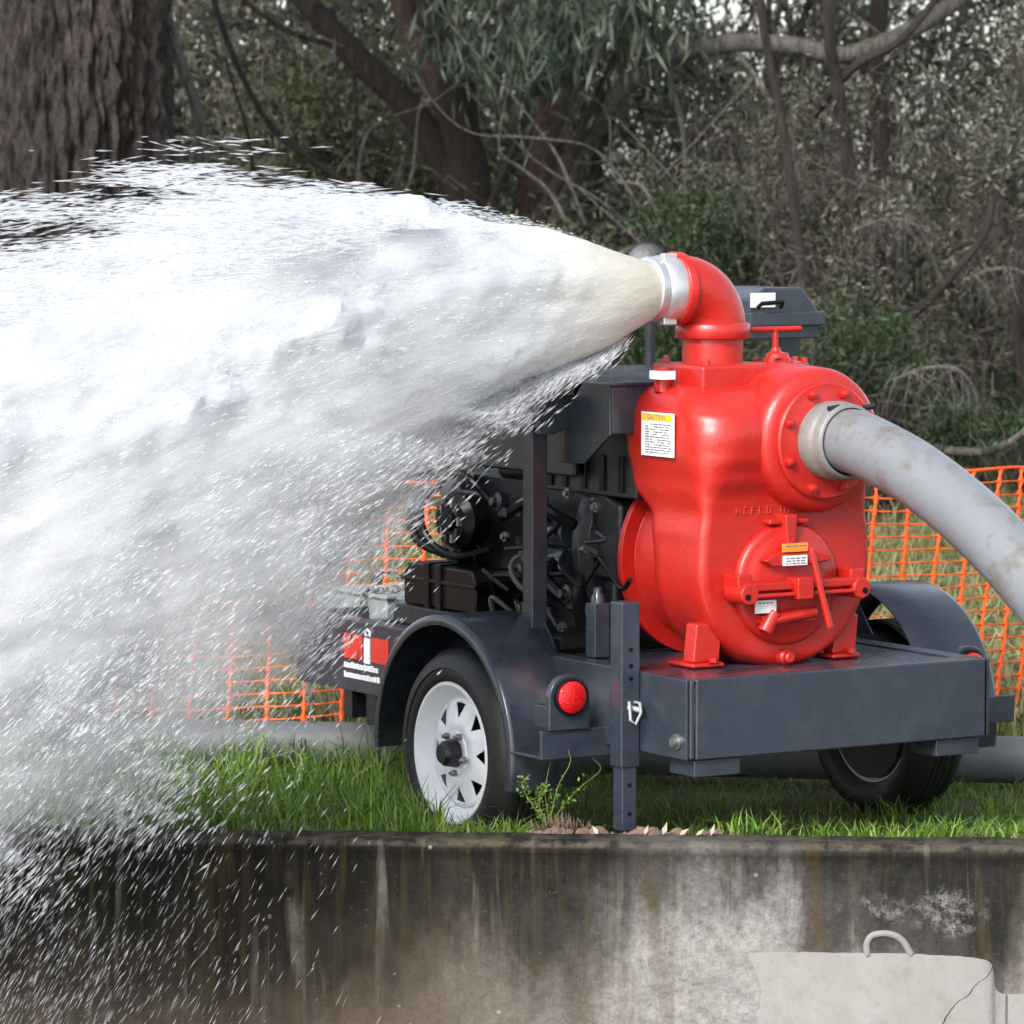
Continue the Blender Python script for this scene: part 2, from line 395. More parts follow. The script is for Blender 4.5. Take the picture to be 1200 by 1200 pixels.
# ---- chassis
M().box(0.2065, 0.2215, -0.932, -0.78, 0.289, 0.504).box(0.222, 1.20, -0.938, -0.926, 0.287, 0.508).box(0.222, 1.20, -0.926, -0.855, 0.4965, 0.508).box(0.222, 1.20, -0.926, -0.87, 0.287, 0.297).build('rear_beam', m_slate, T, 0.006, 3)
for x0, x1, sg in ((0.196, 0.206, 1), (1.214, 1.224, -1)):
    m = M().box(x0, x1, -0.925, 1.28, 0.287, 0.506)
    fx0, fx1 = (x1, x1 + 0.055) if sg > 0 else (x0 - 0.055, x0)
    m.box(fx0, fx1, -0.85, 1.28, 0.496, 0.506).box(fx0, fx1, -0.85, 1.28, 0.287, 0.297)
    m.build('side_rail', m_slate, T, 0.003)
M().box(0.262, 1.158, -0.852, -0.25, 0.490, 0.500).build('deck_plate', m_slate, T, 0.002, label='flat deck plate under the pump')
for y in (-0.1, 0.4, 1.0):
    M().box(0.262, 1.158, y, y + 0.06, 0.42, 0.49).build('cross_member', m_slate, T, 0.003)
for x0 in (0.226, 1.04):
    M().box(x0, x0 + 0.15, -0.922, -0.80, 0.238, 0.285).build('foot_bracket', m_slate, T, 0.003)
# drawbar
M().prism([(0.26, 1.15), (0.34, 1.15), (0.76, 2.5), (0.71, 2.5)], 2, 0.30, 0.38).prism([(1.16, 1.15), (1.08, 1.15), (0.71, 2.5), (0.76, 2.5)], 2, 0.301, 0.381).build('drawbar', m_slate, T, 0.004)
M().cyl((0.735, 2.45, 0.34), (0.735, 2.75, 0.34), 0.03).build('tow_coupling', m_steel, T)
M().box(0.24, 0.27, -0.035, 0.035, 0.20, 0.287).box(1.15, 1.18, -0.035, 0.035, 0.20, 0.287).cyl((0.06, 0, 0.215), (1.59, 0, 0.215), 0.024).build('axle', m_dark, T)
for x in (0.25, 1.17):
    M().tube(spline([(x, -0.42, 0.28), (x, -0.2, 0.235), (x, 0, 0.225), (x, 0.2, 0.235), (x, 0.42, 0.28)], 5), 0.02, 4).build('leaf_spring', m_dark, T)
# bolt and shackle on the end of the side rail
M().lathe((0.196, -0.885, 0.335), (-1, 0, 0), [(0, 0.0), (0, 0.022), (0.006, 0.022), (0.006, 0.014), (0.02, 0.013), (0.02, 0.0)], 12).build('bolt', m_steel, T, angle=30)
# ---- jack legs
def jack(x, y, sg):
    w_ = 0.030
    j = M().box(x - w_, x + w_, y - w_, y + w_, 0.245, 0.70)
    for z in (0.53, 0.575, 0.62):
        pass
    o = j.build('jack_leg', m_slate, T, 0.004)
    M().box(x - w_ + .006, x + w_ - .006, y - w_ + .006, y + w_ - .006, 0.068, 0.262).build('inner_leg', m_slate, o, 0.004)
    for z in (0.49, 0.525, 0.57): M().cyl((x, y - w_ - 0.0015, z), (x, y - w_ + 0.004, z), 0.0062, n=12).build('pin_hole', m_black, o)
    for z in (0.115, 0.195): M().cyl((x, y - w_ + .0045, z), (x, y - w_ + 0.010, z), 0.0062, n=12).build('pin_hole', m_black, o)
    M().tube([(x + 0.01, y - w_ - .004, 0.425), (x + 0.01, y - w_ - .03, 0.425), (x + 0.004, y - w_ - .045, 0.40), (x - .012, y - w_ - .043, 0.37), (x - .02, y - w_ - .03, 0.38), (x - .018, y - w_ - .02, 0.43)], 0.0045, 8).cyl((x + .012, y - w_ - .03, 0.405), (x - .008, y - w_ + .0, 0.412), 0.008, n=10).build('locking_pin', m_galv, o)
    M().box(x + w_, x + w_ + 0.02 if sg > 0 else x + w_, y - w_, y + w_, 0.3, 0.48) if 0 else None
jack(0.163, -0.672, 1)
# ---- wheels
def wheel(x, sg):
    """sg -1: outer side looks to -x"""
    cz = 0.215; c = (x, 0, cz); d = (sg, 0, 0)
    wh = empty('wheel'); wh.parent = T; 
    Rr, Ro, wd = 0.200, 0.302, 0.175
    # t along outward direction, 0 at outer rim plane
    prof = [(-wd + .02, Rr - .01), (-wd, Rr + .01), (-wd - .008, Rr + .04), (-wd + .0, Rr + .075), (-wd + .018, Ro - .012), (-wd + .035, Ro)]
    for t in np.linspace(-wd + .045, -.045, 9):
        g = abs(((t + wd / 2) / 0.022) % 1 - 0.5) < 0.18
        prof += [(t - .003, Ro + .001), (t, Ro - (.008 if g else 0)), (t + .003, Ro + .001)]
    prof += [(-.035, Ro), (-.016, Ro - .012), (0.002, Rr + .075), (0.010, Rr + .045), (0.006, Rr + .042), (0.008, Rr + .02), (0.0, Rr + .004), (-.012, Rr - .008)]
    ty = M().lathe(c, d, prof, 72).build('tyre', m_tyre, wh, angle=50)
    # rim barrel
    rim = M().lathe(c, d, [(-wd + .02, Rr - .006), (-wd + .02, Rr - .012), (-.10, Rr - .04), (-.045, Rr - .045), (-.030, Rr - .030), (-.012, Rr - .018), (-.004, Rr - .013), (0.004, Rr - .004), (0.004, Rr + .004), (-.004, Rr + .008), (-.02, Rr - .0)], 72).build('rim', m_white, wh, angle=40)
    # disc with eight triangular openings
    cv = Vector(c); dd, u, v = frame(d)
    ro, ri, rh = Rr - .040, 0.118, 0.072
    disc = M()
    def P(r, a, t): return cv + dd * t + (u * math.cos(a) + v * math.sin(a)) * r
    nS = 8
    for k_ in range(nS):
        a0 = 2 * math.pi * k_ / nS; st = 2 * math.pi / nS
        # spoke wedge: wide at hub, narrow outside; opening is a triangle with its point towards the hub's side
        def T_(r): return -0.040 + (0.018 * (ro - r) / (ro - rh))
        A = [P(ro, a0 - st * .5, T_(ro)), P(ro, a0 - st * .26, T_(ro)), P(rh + .012, a0 - st * .10, T_(rh))]
        seg = 4
        outer = [(ro, a0 - st * .5), (ro, a0 - st * .22)]
        quads = []
        # left wedge
        for (ra, aa, rb, ab) in ((0, 0, 0, 0),): pass
        L = [(ri + .036, a0 - st * .24), (ri - .018, a0 - st * .02)]
        Rg = [(ri + .036, a0 + st * .24), (ri - .018, a0 + st * .02)]
        pts = dict(o0=(ro, a0 - st * .5), o1=(ro, a0 - st * .24), o2=(ro, a0), o3=(ro, a0 + st * .24), o4=(ro, a0 + st * .5),
                   t0=(ri + .026, a0 - st * .24), t2=(ri + .026, a0), t4=(ri + .026, a0 + st * .24), b=(ri - .022, a0), bL=(ri - .022, a0 - st * .5), bR=(ri - .022, a0 + st * .5), mL=(ri + .026, a0 - st * .5), mR=(ri + .026, a0 + st * .5),
                   h0=(rh - .01, a0 - st * .5), h2=(rh - .01, a0), h4=(rh - .01, a0 + st * .5))
        vs = {q: P(r, a, T_(r)) for q, (r, a) in pts.items()}
        vi = {q: i for i, q in enumerate(vs)}
        fs = [('o0', 'o1', 't0', 'mL'), ('o1', 'o2', 't2', 't0'), ('o2', 'o3', 't4', 't2'), ('o3', 'o4', 'mR', 't4'), ('mL', 't0', 'b', 'bL'), ('t4', 'mR', 'bR', 'b'), ('bL', 'b', 'h2', 'h0'), ('b', 'bR', 'h4', 'h2')]
        disc.add(list(vs.values()), [tuple(vi[q] for q in f) for f in fs])
    disc.lathe(c, d, [(-.022, rh - .008), (-.016, 0.060), (-.016, 0.040)], 32)
    M().lathe(c, d, [(-wd + .012, 0.0), (-wd + .012, Rr - .022), (-wd + .05, Rr - .02), (-wd + .05, .12)], 40).build('brake_drum', m_dark, wh)
    o = disc.build('rim_disc', m_white, wh, angle=30)
    bm = bmesh.new(); bm.from_mesh(o.data); bmesh.ops.remove_doubles(bm, verts=bm.verts, dist=0.0005); bmesh.ops.recalc_face_normals(bm, faces=bm.faces); bm.to_mesh(o.data); bm.free()
    so = o.modifiers.new('solid', 'SOLIDIFY'); so.thickness = 0.006; so.offset = 0
    M().lathe(c, d, [(-wd + .03, 0.09), (-.06, 0.09), (-.055, 0.05), (-.016, 0.042), (0.022, 0.036), (0.028, 0.030), (0.034, 0.026), (0.034, 0.0)], 28).build('hub', m_dark, wh, angle=30)
    for q in range(5):
        a = 2 * math.pi * (q + .3) / 5; p = P(0.058, a, -.014)
        M().lathe(p, d, [(0, 0.0), (0, .011), (.012, .010), (.016, .006), (.022, .005), (.022, 0)], 6).build('wheel_nut', m_steel, wh, angle=30)
    return wh
wheel(0.004, -1)
wheel(1.635, 1)
# ---- mudguards
def guard(xo, sg, dz=0.0, lx=None):
    """xo outer edge, sg direction inwards"""
    g = []
    R0 = 0.385; cz = 0.225 + dz; cy = 0.035 - dz * 3.2; wd = 0.24 + (0.03 if dz else 0)
    outer, lip, inner = [], [], []
    ang = list(np.linspace(R(-6), R(192), 40))
    m = M(); rr = []
    for a in ang:
        y = cy + R0 * 1.02 * math.cos(a) ; z = cz + R0 * 1.0 * math.sin(a)
        def P(r, dx): return (xo + sg * dx, cy + r * 1.02 * math.cos(a), cz + r * math.sin(a))
        rr.append([P(R0 - .030, 0.002), P(R0 - .012, 0.0), P(R0 - .002, 0.006), P(R0, 0.016), P(R0 + .001, wd * .5), P(R0, wd - .003), P(R0 - .004, wd), P(R0 - .004, wd - .005), P(R0 - .006, 0.018), P(R0 - .014, 0.007), P(R0 - .030, 0.007)])
    m.rings(rr)
    o = m.build('mudguard', m_slate, T, angle=60)
    # gusset fin at the inner rear top and flat bracket behind
    xi = xo + sg * (wd + .012)
    M().prism([(-0.20, 0.50), (-0.10, 0.625), (-0.055, 0.665), (-0.035, 0.665), (-0.0, 0.615), (0.0, 0.50)], 0, min(xi, xi + sg * .006), max(xi, xi + sg * .006)).build('gusset', m_slate, T, 0.002)
    a0, a1 = sorted((xo, xo + sg * .27))
    M().box(a0, a1, -0.520, -0.505, 0.255, 0.335).box(a0, a1, -0.505, -0.35, 0.255, 0.264).build('rear_bracket', m_slate, T, 0.003)
    # lamp housing plate with rounded top
    cx = xo + sg * 0.085 if lx is None else lx - 0.05; pts = [(cx - .066, 0.335)] + [(cx + .066 * math.cos(t), 0.425 + .066 * math.sin(t)) for t in np.linspace(math.pi, 0, 16)] + [(cx + .066, 0.335)]
    hb = M().prism(pts, 1, -0.530, -0.505)
    hb.box(cx - .05, cx + .05, -0.505, -0.42, 0.336, 0.40)
    hb = hb.build('lamp_housing', m_slate, T, 0.004)
    M().lathe((cx, -0.530, 0.428), (0, -1, 0), [(0, .052), (.012, .052), (.014, .048), (.012, .045)], 32).build('lamp_bezel', m_black, hb)
    M().lathe((cx, -0.530, 0.428), (0, -1, 0), [(0.004, .046), (.016, .0445), (.021, .036), (.024, .018), (.025, 0.0)], 32).build('tail_lamp', m_lamp, hb, label='round red tail lamp lens')
guard(-0.012, 1)
guard(1.630, -1, 0.028, 1.505)

# ---- pump casing: loft of horizontal sections
def casing():
    m = M(); rr = []
    cx, zc, rv = 0.681, 0.775, 0.292
    def lerp(t, L):
        for (a, va), (b, vb) in zip(L, L[1:]):
            if t <= b: f = (t - a) / (b - a) if b > a else 0; f = f * f * (3 - 2 * f); return va + (vb - va) * f
        return L[-1][1]
    zs = [zc - rv * math.cos(t) for t in np.linspace(0.10, math.pi / 2, 18)] + list(np.linspace(zc + .02, 1.215, 30)) + [1.237, 1.255, 1.269, 1.279, 1.285]
    for z in zs:
        if z < zc:
            hw = math.sqrt(max(rv * rv - (z - zc) ** 2, 0.0004))
            yf = -0.704 + 0.035 * max(0, 1 - (z - (zc - rv)) / .05) ** 2; yb = -0.40
        else:
            hw = lerp(z, [(zc, rv), (0.86, 0.289), (0.93, 0.280), (1.0, 0.291), (1.1, 0.305), (1.2, 0.303), (1.245, 0.288), (1.27, 0.262), (1.285, 0.225)])
            yf = lerp(z, [(zc, -0.704), (0.93, -0.704), (0.97, -0.708), (1.03, -0.730), (1.09, -0.748), (1.15, -0.752), (1.19, -0.742), (1.235, -0.702), (1.265, -0.652), (1.285, -0.59)])
            yb = lerp(z, [(zc, -0.40), (0.9, -0.38), (1.0, -0.29), (1.2, -0.27), (1.25, -0.29), (1.285, -0.33)])
        cy, hd = (yf + yb) / 2, (yb - yf) / 2
        rf = lerp(z, [(zc, 0.030), (0.93, 0.032), (1.03, 0.075), (1.10, 0.115), (1.2, 0.13), (1.285, 0.11)]); rbk = 0.10
        rf, rbk = min(rf, hw * .95, hd * .9), min(rbk, hw * .95, hd * .9)
        ring = []
        cs = [(cx + hw - rbk, yb - rbk, 0, rbk), (cx - hw + rbk, yb - rbk, 90, rbk), (cx - hw + rf, yf + rf, 180, rf), (cx + hw - rf, yf + rf, 270, rf)]
        for ci, (qx, qy, a0, r_) in enumerate(cs):
            arc = [(qx + r_ * math.cos(R(a0 + 90 * t / 9)), qy + r_ * math.sin(R(a0 + 90 * t / 9))) for t in range(10)]
            ring += [(x_, y_, z) for x_, y_ in arc]
            nx_, ny_, na, nr = cs[(ci + 1) % 4]; e_ = (nx_ + nr * math.cos(R(na)), ny_ + nr * math.sin(R(na)))
            for t in range(1, 7): ring.append((arc[-1][0] + (e_[0] - arc[-1][0]) * t / 7, arc[-1][1] + (e_[1] - arc[-1][1]) * t / 7, z))
        rr.append(ring)
    m.rings(rr)
    o = m.build('pump_casing', m_red, T, angle=80)
    s = o.modifiers.new('sub', 'SUBSURF'); s.levels = 1; s.render_levels = 1
    return o
cas = casing()
# volute front rim rounding, raised rim ring around lower face
# pump feet
for x0, x1 in ((0.385, 0.475), (0.86, 0.94)):
    M().prism([(x0, 0.515), (x1, 0.515), (x1 + .01, 0.625), (x0 + .012, 0.625)], 1, -0.675, -0.62).box(x0 - .008, x1 + .008, -0.69, -0.56, 0.502, 0.516).build('pump_foot', m_red, cas, 0.008)
    M().lathe(((x0 + x1) / 2 + .01, -0.695, 0.518), (0, 0, 1), [(0, 0), (0, .013), (.012, .013), (.012, 0)], 6).build('foot_bolt', m_red, cas)
# back flange disc (bell housing side)
M().lathe((0.675, -0.30, 0.775), (0, 1, 0), [(-.12, .10), (-.10, .2), (0, .24), (0, .285), (.022, .285), (.022, .2), (.05, .12)], 64, True).build('back_flange', m_red, cas, 0.002)
# ---- hose boss and flange
bc = (0.757, -0.70, 1.128)
M().lathe(bc, (0, -1, 0), [(-.12, .21), (0.035, .203), (0.055, .196), (0.066, .184), (0.070, .172), (0.070, 0.0)], 64).build('inlet_boss', m_red, cas, angle=50)
M().lathe(bc, (0, -1, 0), [(0.065, .164), (0.082, .164), (0.087, .158), (0.087, .126), (0.09, .120), (0.09, 0.0)], 64).build('inlet_flange', m_red, cas, angle=35)
for q in range(8):
    a = 2 * math.pi * (q + .5) / 8
    M().lathe((bc[0] + .141 * math.cos(a), bc[1] - .087, bc[2] + .141 * math.sin(a)), (0, -1, 0), [(0, 0), (0, .015), (.010, .015), (.010, .012), (.018, .009), (.020, 0)], 8).build('flange_bolt', m_red, cas, angle=30)
# ---- clean out cover on the lower face
cc = (0.672, -0.705, 0.728)
cov = M().lathe(cc, (0, -1, 0), [(-.01, .172), (0.010, .172), (0.018, .166), (0.022, .158), (0.022, 0.150), (0.028, .140), (.036, .11), (.042, .06), (.043, 0)], 64).build('cleanout_cover', m_red, cas, angle=50)
# these stay children of the casing (second level)
b = M()
b.box(0.500, 0.868, -0.790, -0.752, 0.718, 0.742).box(0.510, 0.858, -0.800, -0.765, 0.700, 0.712)
b.box(0.645, 0.700, -0.81, -0.745, 0.69, 0.752)
for x in (0.492, 0.872): b.cyl((x, -0.80, 0.712), (x, -0.71, 0.712), 0.030, n=20)
b.box(0.468, 0.516, -0.775, -0.70, 0.712, 0.765).box(0.848, 0.896, -0.775, -0.70, 0.712, 0.765)
b.build('clamp_bar', m_red, cas, 0.005)
b = M()
b.prism([(0.560, 0.800), (0.585, 0.782), (0.70, 0.782), (0.78, 0.790), (0.785, 0.812), (0.74, 0.822), (0.60, 0.822)], 1, -0.772, -0.735)
b.prism([(0.648, 0.815), (0.675, 0.815), (0.682, 0.925), (0.640, 0.925)], 1, -0.755, -0.70)
b.box(0.60, 0.735, -0.735, -0.70, 0.895, 0.912)
b.build('cover_rib', m_red, cas, 0.006)
M().cyl((0.58, -0.765, 0.632), (0.735, -0.765, 0.650), 0.016, n=14).cyl((0.565, -0.76, 0.60), (0.60, -0.76, 0.655), 0.022, n=12).box(0.56, 0.74, -0.76, -0.72, 0.622, 0.648).build('lower_rib', m_red, cas, 0.004)
M().tube([(0.690, -0.805, 0.835), (0.698, -0.812, 0.79), (0.716, -0.82, 0.71), (0.742, -0.825, 0.612)], [.008, .0085, .009, .010], 12).build('clamp_handle', m_red, cas)
for x in (0.483, 0.880):
    M().cyl((x, -0.8025, 0.705), (x, -0.795, 0.705), 0.009, n=12).build('bolt_hole', m_black, cas)
M().lathe((0.668, -0.70, 0.522), (0, -1, 0), [(-.02, .024), (0.02, .022), (.026, .016), (.04, .016), (.044, .012), (.044, 0)], 10).build('drain_plug', m_red, cas, angle=30)
# raised cast lettering (worn and unreadable in the photograph: low irregular letter shapes)
rl = random.Random(4)
def strokes(m, x, z, w_, h_, y, th, pick):
    t = h_ * .2
    for s_ in pick:
        if s_ == 'l': m.box(x, x + t, y - th, y, z, z + h_)
        if s_ == 'r': m.box(x + w_ - t, x + w_, y - th, y, z, z + h_)
        if s_ == 't': m.box(x + t, x + w_ - t, y - th, y, z + h_ - t, z + h_)
        if s_ == 'b': m.box(x + t, x + w_ - t, y - th, y, z, z + t)
        if s_ == 'm': m.box(x + t, x + w_ - t, y - th, y, z + h_ / 2 - t / 2, z + h_ / 2 + t / 2)
for (x, z, cnt, sp) in ((0.505, 0.925, 5, .026), (0.655, 0.925, 7, .026), (0.62, 0.955, 8, .026)):
    m = M()
    for i in range(cnt): strokes(m, x + i * sp, z, .017, .022, -0.700, .008, rl.choice(['ltm', 'lrm', 'ltb', 'lrtb', 'lrm', 'lb', 'lrt']))
    m.build('raised_lettering', m_red, cas, 0.0015)
# ---- discharge: base flange, neck, elbow, coupling
M().prism([(0.463 + .0, -0.60), (0.735, -0.60), (0.745, -0.33), (0.47, -0.33)], 2, 1.266, 1.337).build('discharge_base', m_red, T, 0.012, 3)
for x, y in ((0.49, -0.575), (0.712, -0.575), (0.70, -0.36), (0.50, -0.36)):
    M().lathe((x, y, 1.337), (0, 0, 1), [(0, 0), (0, .014), (.012, .014), (.012, .008), (.02, .007), (.02, 0)], 6).build('base_bolt', m_red, T, angle=30)
ec = Vector((0.598, -0.45, 1.42))
el = M()
el.cyl((0.598, -0.45, 1.335), (0.598, -0.45, 1.425), 0.086, n=48)
el.lathe((0.598, -0.45, 1.405), (0, 0, 1), [(0, .088), (0, .102), (.004, .106), (.040, .106), (.044, .102), (.046, .095)], 48)
path, rad = [], []
rb = 0.112
for t in np.linspace(0, math.pi / 2, 14):
    path.append((0.598 - rb + rb * math.cos(t), -0.45, 1.435 + rb * math.sin(t))); rad.append(0.094)
path.append((0.470, -0.45, 1.547)); rad.append(0.094)
el.tube(path, rad, 48)
el.lathe((0.485, -0.45, 1.547), (-1, 0, 0), [(-.006, .094), (0, .103), (.024, .104), (.028, .100), (.028, .09)], 48)
el.build('discharge_elbow', m_red, T, angle=50)
M().lathe((0.462, -0.45, 1.547), (-1, 0, 0), [(0, .094), (.006, .096), (.05, .094), (.056, .090), (.060, .088), (.066, .091), (.086, .091), (.090, .088), (.092, .080), (.02, .078)], 48).build('hose_coupling', m_alu, T, angle=35)
for a in (R(110), R(250)):
    yy, zz = -0.45 + .094 * math.cos(a), 1.547 + .094 * math.sin(a)
    M().box(0.405, 0.45, yy - .012, yy + .012, zz - .012, zz + .012).build('coupling_lug', m_alu, T, 0.004)
# small capped plug left of the base, with a white label
M().lathe((0.425, -0.46, 1.260), (0, 0, 1), [(0, .026), (.045, .026), (.045, .022), (.052, .022), (.052, .026), (.066, .026), (.068, 0)], 24).build('filler_cap', m_red, T)
M().box(0.385, 0.390, -0.51, -0.45, 1.296, 1.320).box(0.39, 0.43, -0.515, -0.510, 1.296, 1.320).build('label_plate', m_label_w, T)
# ---- hand valve / priming lid with T handle
M().lathe((0.83, -0.45, 1.285), (0, 0, 1), [(-.03, .095), (.018, .095), (.018, .085), (.028, .080), (.034, .082), (.044, .082), (.048, .076), (.055, .03), (.075, .022), (.078, 0.0)], 48).build('priming_lid', m_red, T, angle=35)
for a in range(6):
    t = a * math.pi / 3 + .3
    M().lathe((0.83 + .07 * math.cos(t), -0.45 + .07 * math.sin(t), 1.335), (0, 0, 1), [(0, 0), (0, .010), (.012, .010), (.012, 0)], 6).build('lid_bolt', m_red, T)
M().cyl((0.815, -0.45, 1.35), (0.812, -0.45, 1.425), 0.009, n=14).tube([(0.725, -0.45, 1.427), (0.812, -0.45, 1.427), (0.90, -0.45, 1.427)], .0085, 14).lathe((0.815, -.45, 1.345), (0, 0, 1), [(0, .03), (.012, .028), (.02, .015), (.03, .012)], 20).build('lid_handle', m_red, T)
# ---- warning stickers, flat print
def fontobj(txt, size, mat, parent, loc, rot, name='lettering'):
    cu = bpy.data.curves.new(name, 'FONT'); cu.body = txt; cu.size = size; cu.align_x = 'CENTER'; cu.align_y = 'CENTER'; cu.extrude = 0.0003; tmp = bpy.data.objects.new('t', cu); link(tmp); dg = bpy.context.evaluated_depsgraph_get(); me = bpy.data.meshes.new_from_object(tmp.evaluated_get(dg)); bpy.data.objects.remove(tmp); me.materials.clear(); me.materials.append(mat)
    o = link(bpy.data.objects.new(name, me)); o.parent = parent; o.location = loc; o.rotation_euler = rot; return o
# on the left side of the casing (faces -x)
sx = 0.366
st = empty('warning_sticker'); st.parent = T; st['label'] = 'white caution sticker with yellow header on the pump side'
rotL = (R(90), 0, R(-90))
M().box(sx - .001, sx + .006, -0.600, -0.440, 1.083, 1.205).build('sticker_sheet', m_label_w, st, 0.0008)
M().box(sx - .002, sx + .005, -0.596, -0.444, 1.182, 1.201).build('sticker_header', m_label_y, st)
fontobj('CAUTION', 0.020, m_ink, st, (sx - .0026, -0.52, 1.1915), rotL)
m = M(); rs = random.Random(2)
for i in range(12):
    z = 1.174 - i * .0072; y = -0.462
    while y > -0.585:
        l_ = rs.uniform(.008, .024); 
        if rs.random() < .85: m.box(sx - .0018, sx + .004, max(y - l_, -0.592), y, z - .0032, z)
        y -= l_ + .004
m.build('small_print', m_ink, st)
# on the cover (faces -y)
def sticker(x0, x1, z0, z1, y, mat, label, n):
    s_ = empty('small_sticker'); s_.parent = T; s_['label'] = label
    M().box(x0, x1, y - .001, y + .004, z0, z1).build('sticker_sheet', mat, s_, 0.0006)
    m = M(); zz = z1 - .006
    for i in range(n):
        x = x0 + .01
        while x < x1 - .012:
            l_ = rs.uniform(.006, .02); m.box(x, min(x + l_, x1 - .006), y - .0016, y + .003, zz - .0035, zz); x += l_ + .004
        zz -= (z1 - z0 - .006) / n
    m.build('small_print', m_ink, s_)
sticker(0.615, 0.700, 0.822, 0.846, -0.776, m_label_o, 'orange sticker on the cover', 1)
sticker(0.617, 0.698, 0.784, 0.812, -0.777, m_label_w, 'white sticker below the orange one', 3)
sticker(0.530, 0.600, 0.655, 0.691, -0.768, m_label_w, 'white sticker low on the cover', 1)

# ---- engine behind the pump
E_ = empty('diesel_engine'); E_.parent = T
M().box(0.44, 0.98, -0.18, 0.62, 0.62, 0.98).box(0.50, 0.92, -0.15, 0.55, 0.52, 0.62).build('engine_block', m_dark, E_, 0.02, 3)
M().lathe((0.675, -0.27, 0.79), (0, 1, 0), [(0, .20), (.05, .215), (.10, .235), (.17, .27), (.18, .30), (.215, .30), (.22, .25)], 40, True).build('bell_housing', m_dark, E_, 0.004)
for q in range(12):
    a = 2 * math.pi * q / 12
    M().cyl((0.675 + .285 * math.cos(a), -0.07, 0.79 + .285 * math.sin(a)), (0.675 + .285 * math.cos(a), -0.11, 0.79 + .285 * math.sin(a)), .012, n=6).build('housing_bolt', m_steel, E_)
M().prism([(-0.24, 0.70), (-0.24, 0.93), (-0.14, 0.97), (-0.05, 0.97), (0.0, 0.90), (0.0, 0.70)], 0, 0.42, 0.62).build('housing_rib', m_dark, E_, 0.02, 3)
M().cyl((0.40, -0.02, 0.83), (0.40, 0.16, 0.83), 0.042, n=24).cyl((0.40, 0.16, 0.83), (0.40, 0.20, 0.83), 0.030, n=18).build('starter_motor', m_slate, E_, 0.004)
M().cyl((0.40, -0.03, 0.745), (0.40, 0.20, 0.745), 0.046, n=24).cyl((0.40, 0.2, 0.745), (0.40, 0.23, 0.745), 0.035, n=18).build('oil_filter', m_slate, E_, 0.006)
# side cover with vertical slots under the hood
M().box(0.40, 0.43, -0.36, 0.14, 0.95, 1.16).build('side_cover', m_dark, E_, 0.006)
for y in (-0.30, -0.20, -0.10, 0.0, 0.08):
    M().box(0.392, 0.402, y, y + .025, 0.965, 1.07).build('cover_slot', m_black, E_, 0.003)
M().box(0.42, 0.98, -0.27, 0.45, 0.96, 1.24).build('rocker_cover', m_dark, E_, 0.03, 3)
# fan shroud and front pulley group seen left of the post
M().lathe((0.42, 0.60, 0.83), (-.95, .3, 0), [(0, .14), (.05, .145), (.06, .13), (.06, 0)], 36).build('fan_shroud', m_dark, E_, 0.003)
M().lathe((0.36, 0.48, 0.84), (-1, -.25, 0), [(0, .085), (.04, .09), (.07, .085), (.09, .06), (.09, .03), (.11, .028), (.11, 0)], 28).build('alternator', m_black, E_, 0.003)
for q in range(10):
    a = 2 * math.pi * q / 10
    M().box(0.262, 0.275, 0.455 + .055 * math.cos(a) - .006, 0.455 + .055 * math.cos(a) + .006, 0.84 + .055 * math.sin(a) - .012, 0.84 + .055 * math.sin(a) + .012).build('cooling_fin', m_steel if q % 2 else m_dark, E_)
for i, pts in enumerate([[(0.33, 0.66, 0.93), (0.28, 0.70, 0.86), (0.28, 0.66, 0.77), (0.33, 0.58, 0.73)], [(0.34, 0.60, 0.95), (0.27, 0.62, 0.88), (0.27, 0.60, 0.79), (0.30, 0.5, 0.73), (0.35, 0.35, 0.76)], [(0.36, 0.2, 0.80), (0.33, 0.1, 0.74), (0.34, -0.05, 0.66), (0.38, -0.12, 0.60)], [(0.35, 0.35, 0.9), (0.31, 0.42, 0.97), (0.33, 0.55, 0.97)], [(0.36, -0.1, 0.86), (0.32, -0.02, 0.90), (0.35, 0.12, 0.92), (0.36, 0.3, 0.86)],
                         [(0.34, 0.30, 0.62), (0.30, 0.25, 0.69), (0.33, 0.12, 0.70), (0.36, -0.05, 0.72)], [(0.33, -0.18, 0.58), (0.31, -0.2, 0.68), (0.36, -0.22, 0.78)]]):
    M().tube(spline(pts, 6), 0.011 if i % 2 else 0.017, 8).build('engine_hose', m_black, E_)
for i in range(10):
    q = random.Random(i + 40); y0 = q.uniform(-.25, .5); z0 = q.uniform(.62, .95); pts = [(.36, y0, z0)]
    for j in range(3): y0 += q.uniform(-.10, .14); z0 += q.uniform(-.09, .07); pts.append((q.uniform(.29, .37), y0, max(.56, z0)))
    M().tube(spline(pts, 6), q.choice([.004, .005, .008]), 7).build('engine_cable', q.choice([m_black, m_dark, m_cable]), E_)
for y_, z_ in ((-.20, .92), (-.05, .95), (.08, .93), (.22, .88), (.30, .80), (.12, .66), (-.14, .62), (-.02, .56), (.20, .60)):
    M().lathe((.375, y_, z_), (-1, 0, 0), [(0, .016), (.012, .016), (.012, .010), (.022, .009), (.022, 0)], 6).build('engine_bolt', m_steel, E_)
for p in [(0.37, 0.30, 0.90), (0.37, 0.10, 0.90), (0.36, -0.10, 0.66), (0.35, 0.02, 0.63), (0.37, 0.18, 0.70)]:
    M().lathe(p, (-1, .1, .1), [(0, .03), (.03, .03), (.035, .015), (.05, .014), (.05, 0)], 12).box(p[0] - .03, p[0], p[1] - .05, p[1] + .0, p[2] - .04, p[2] - .01).build('engine_fitting', m_dark, E_, 0.003)
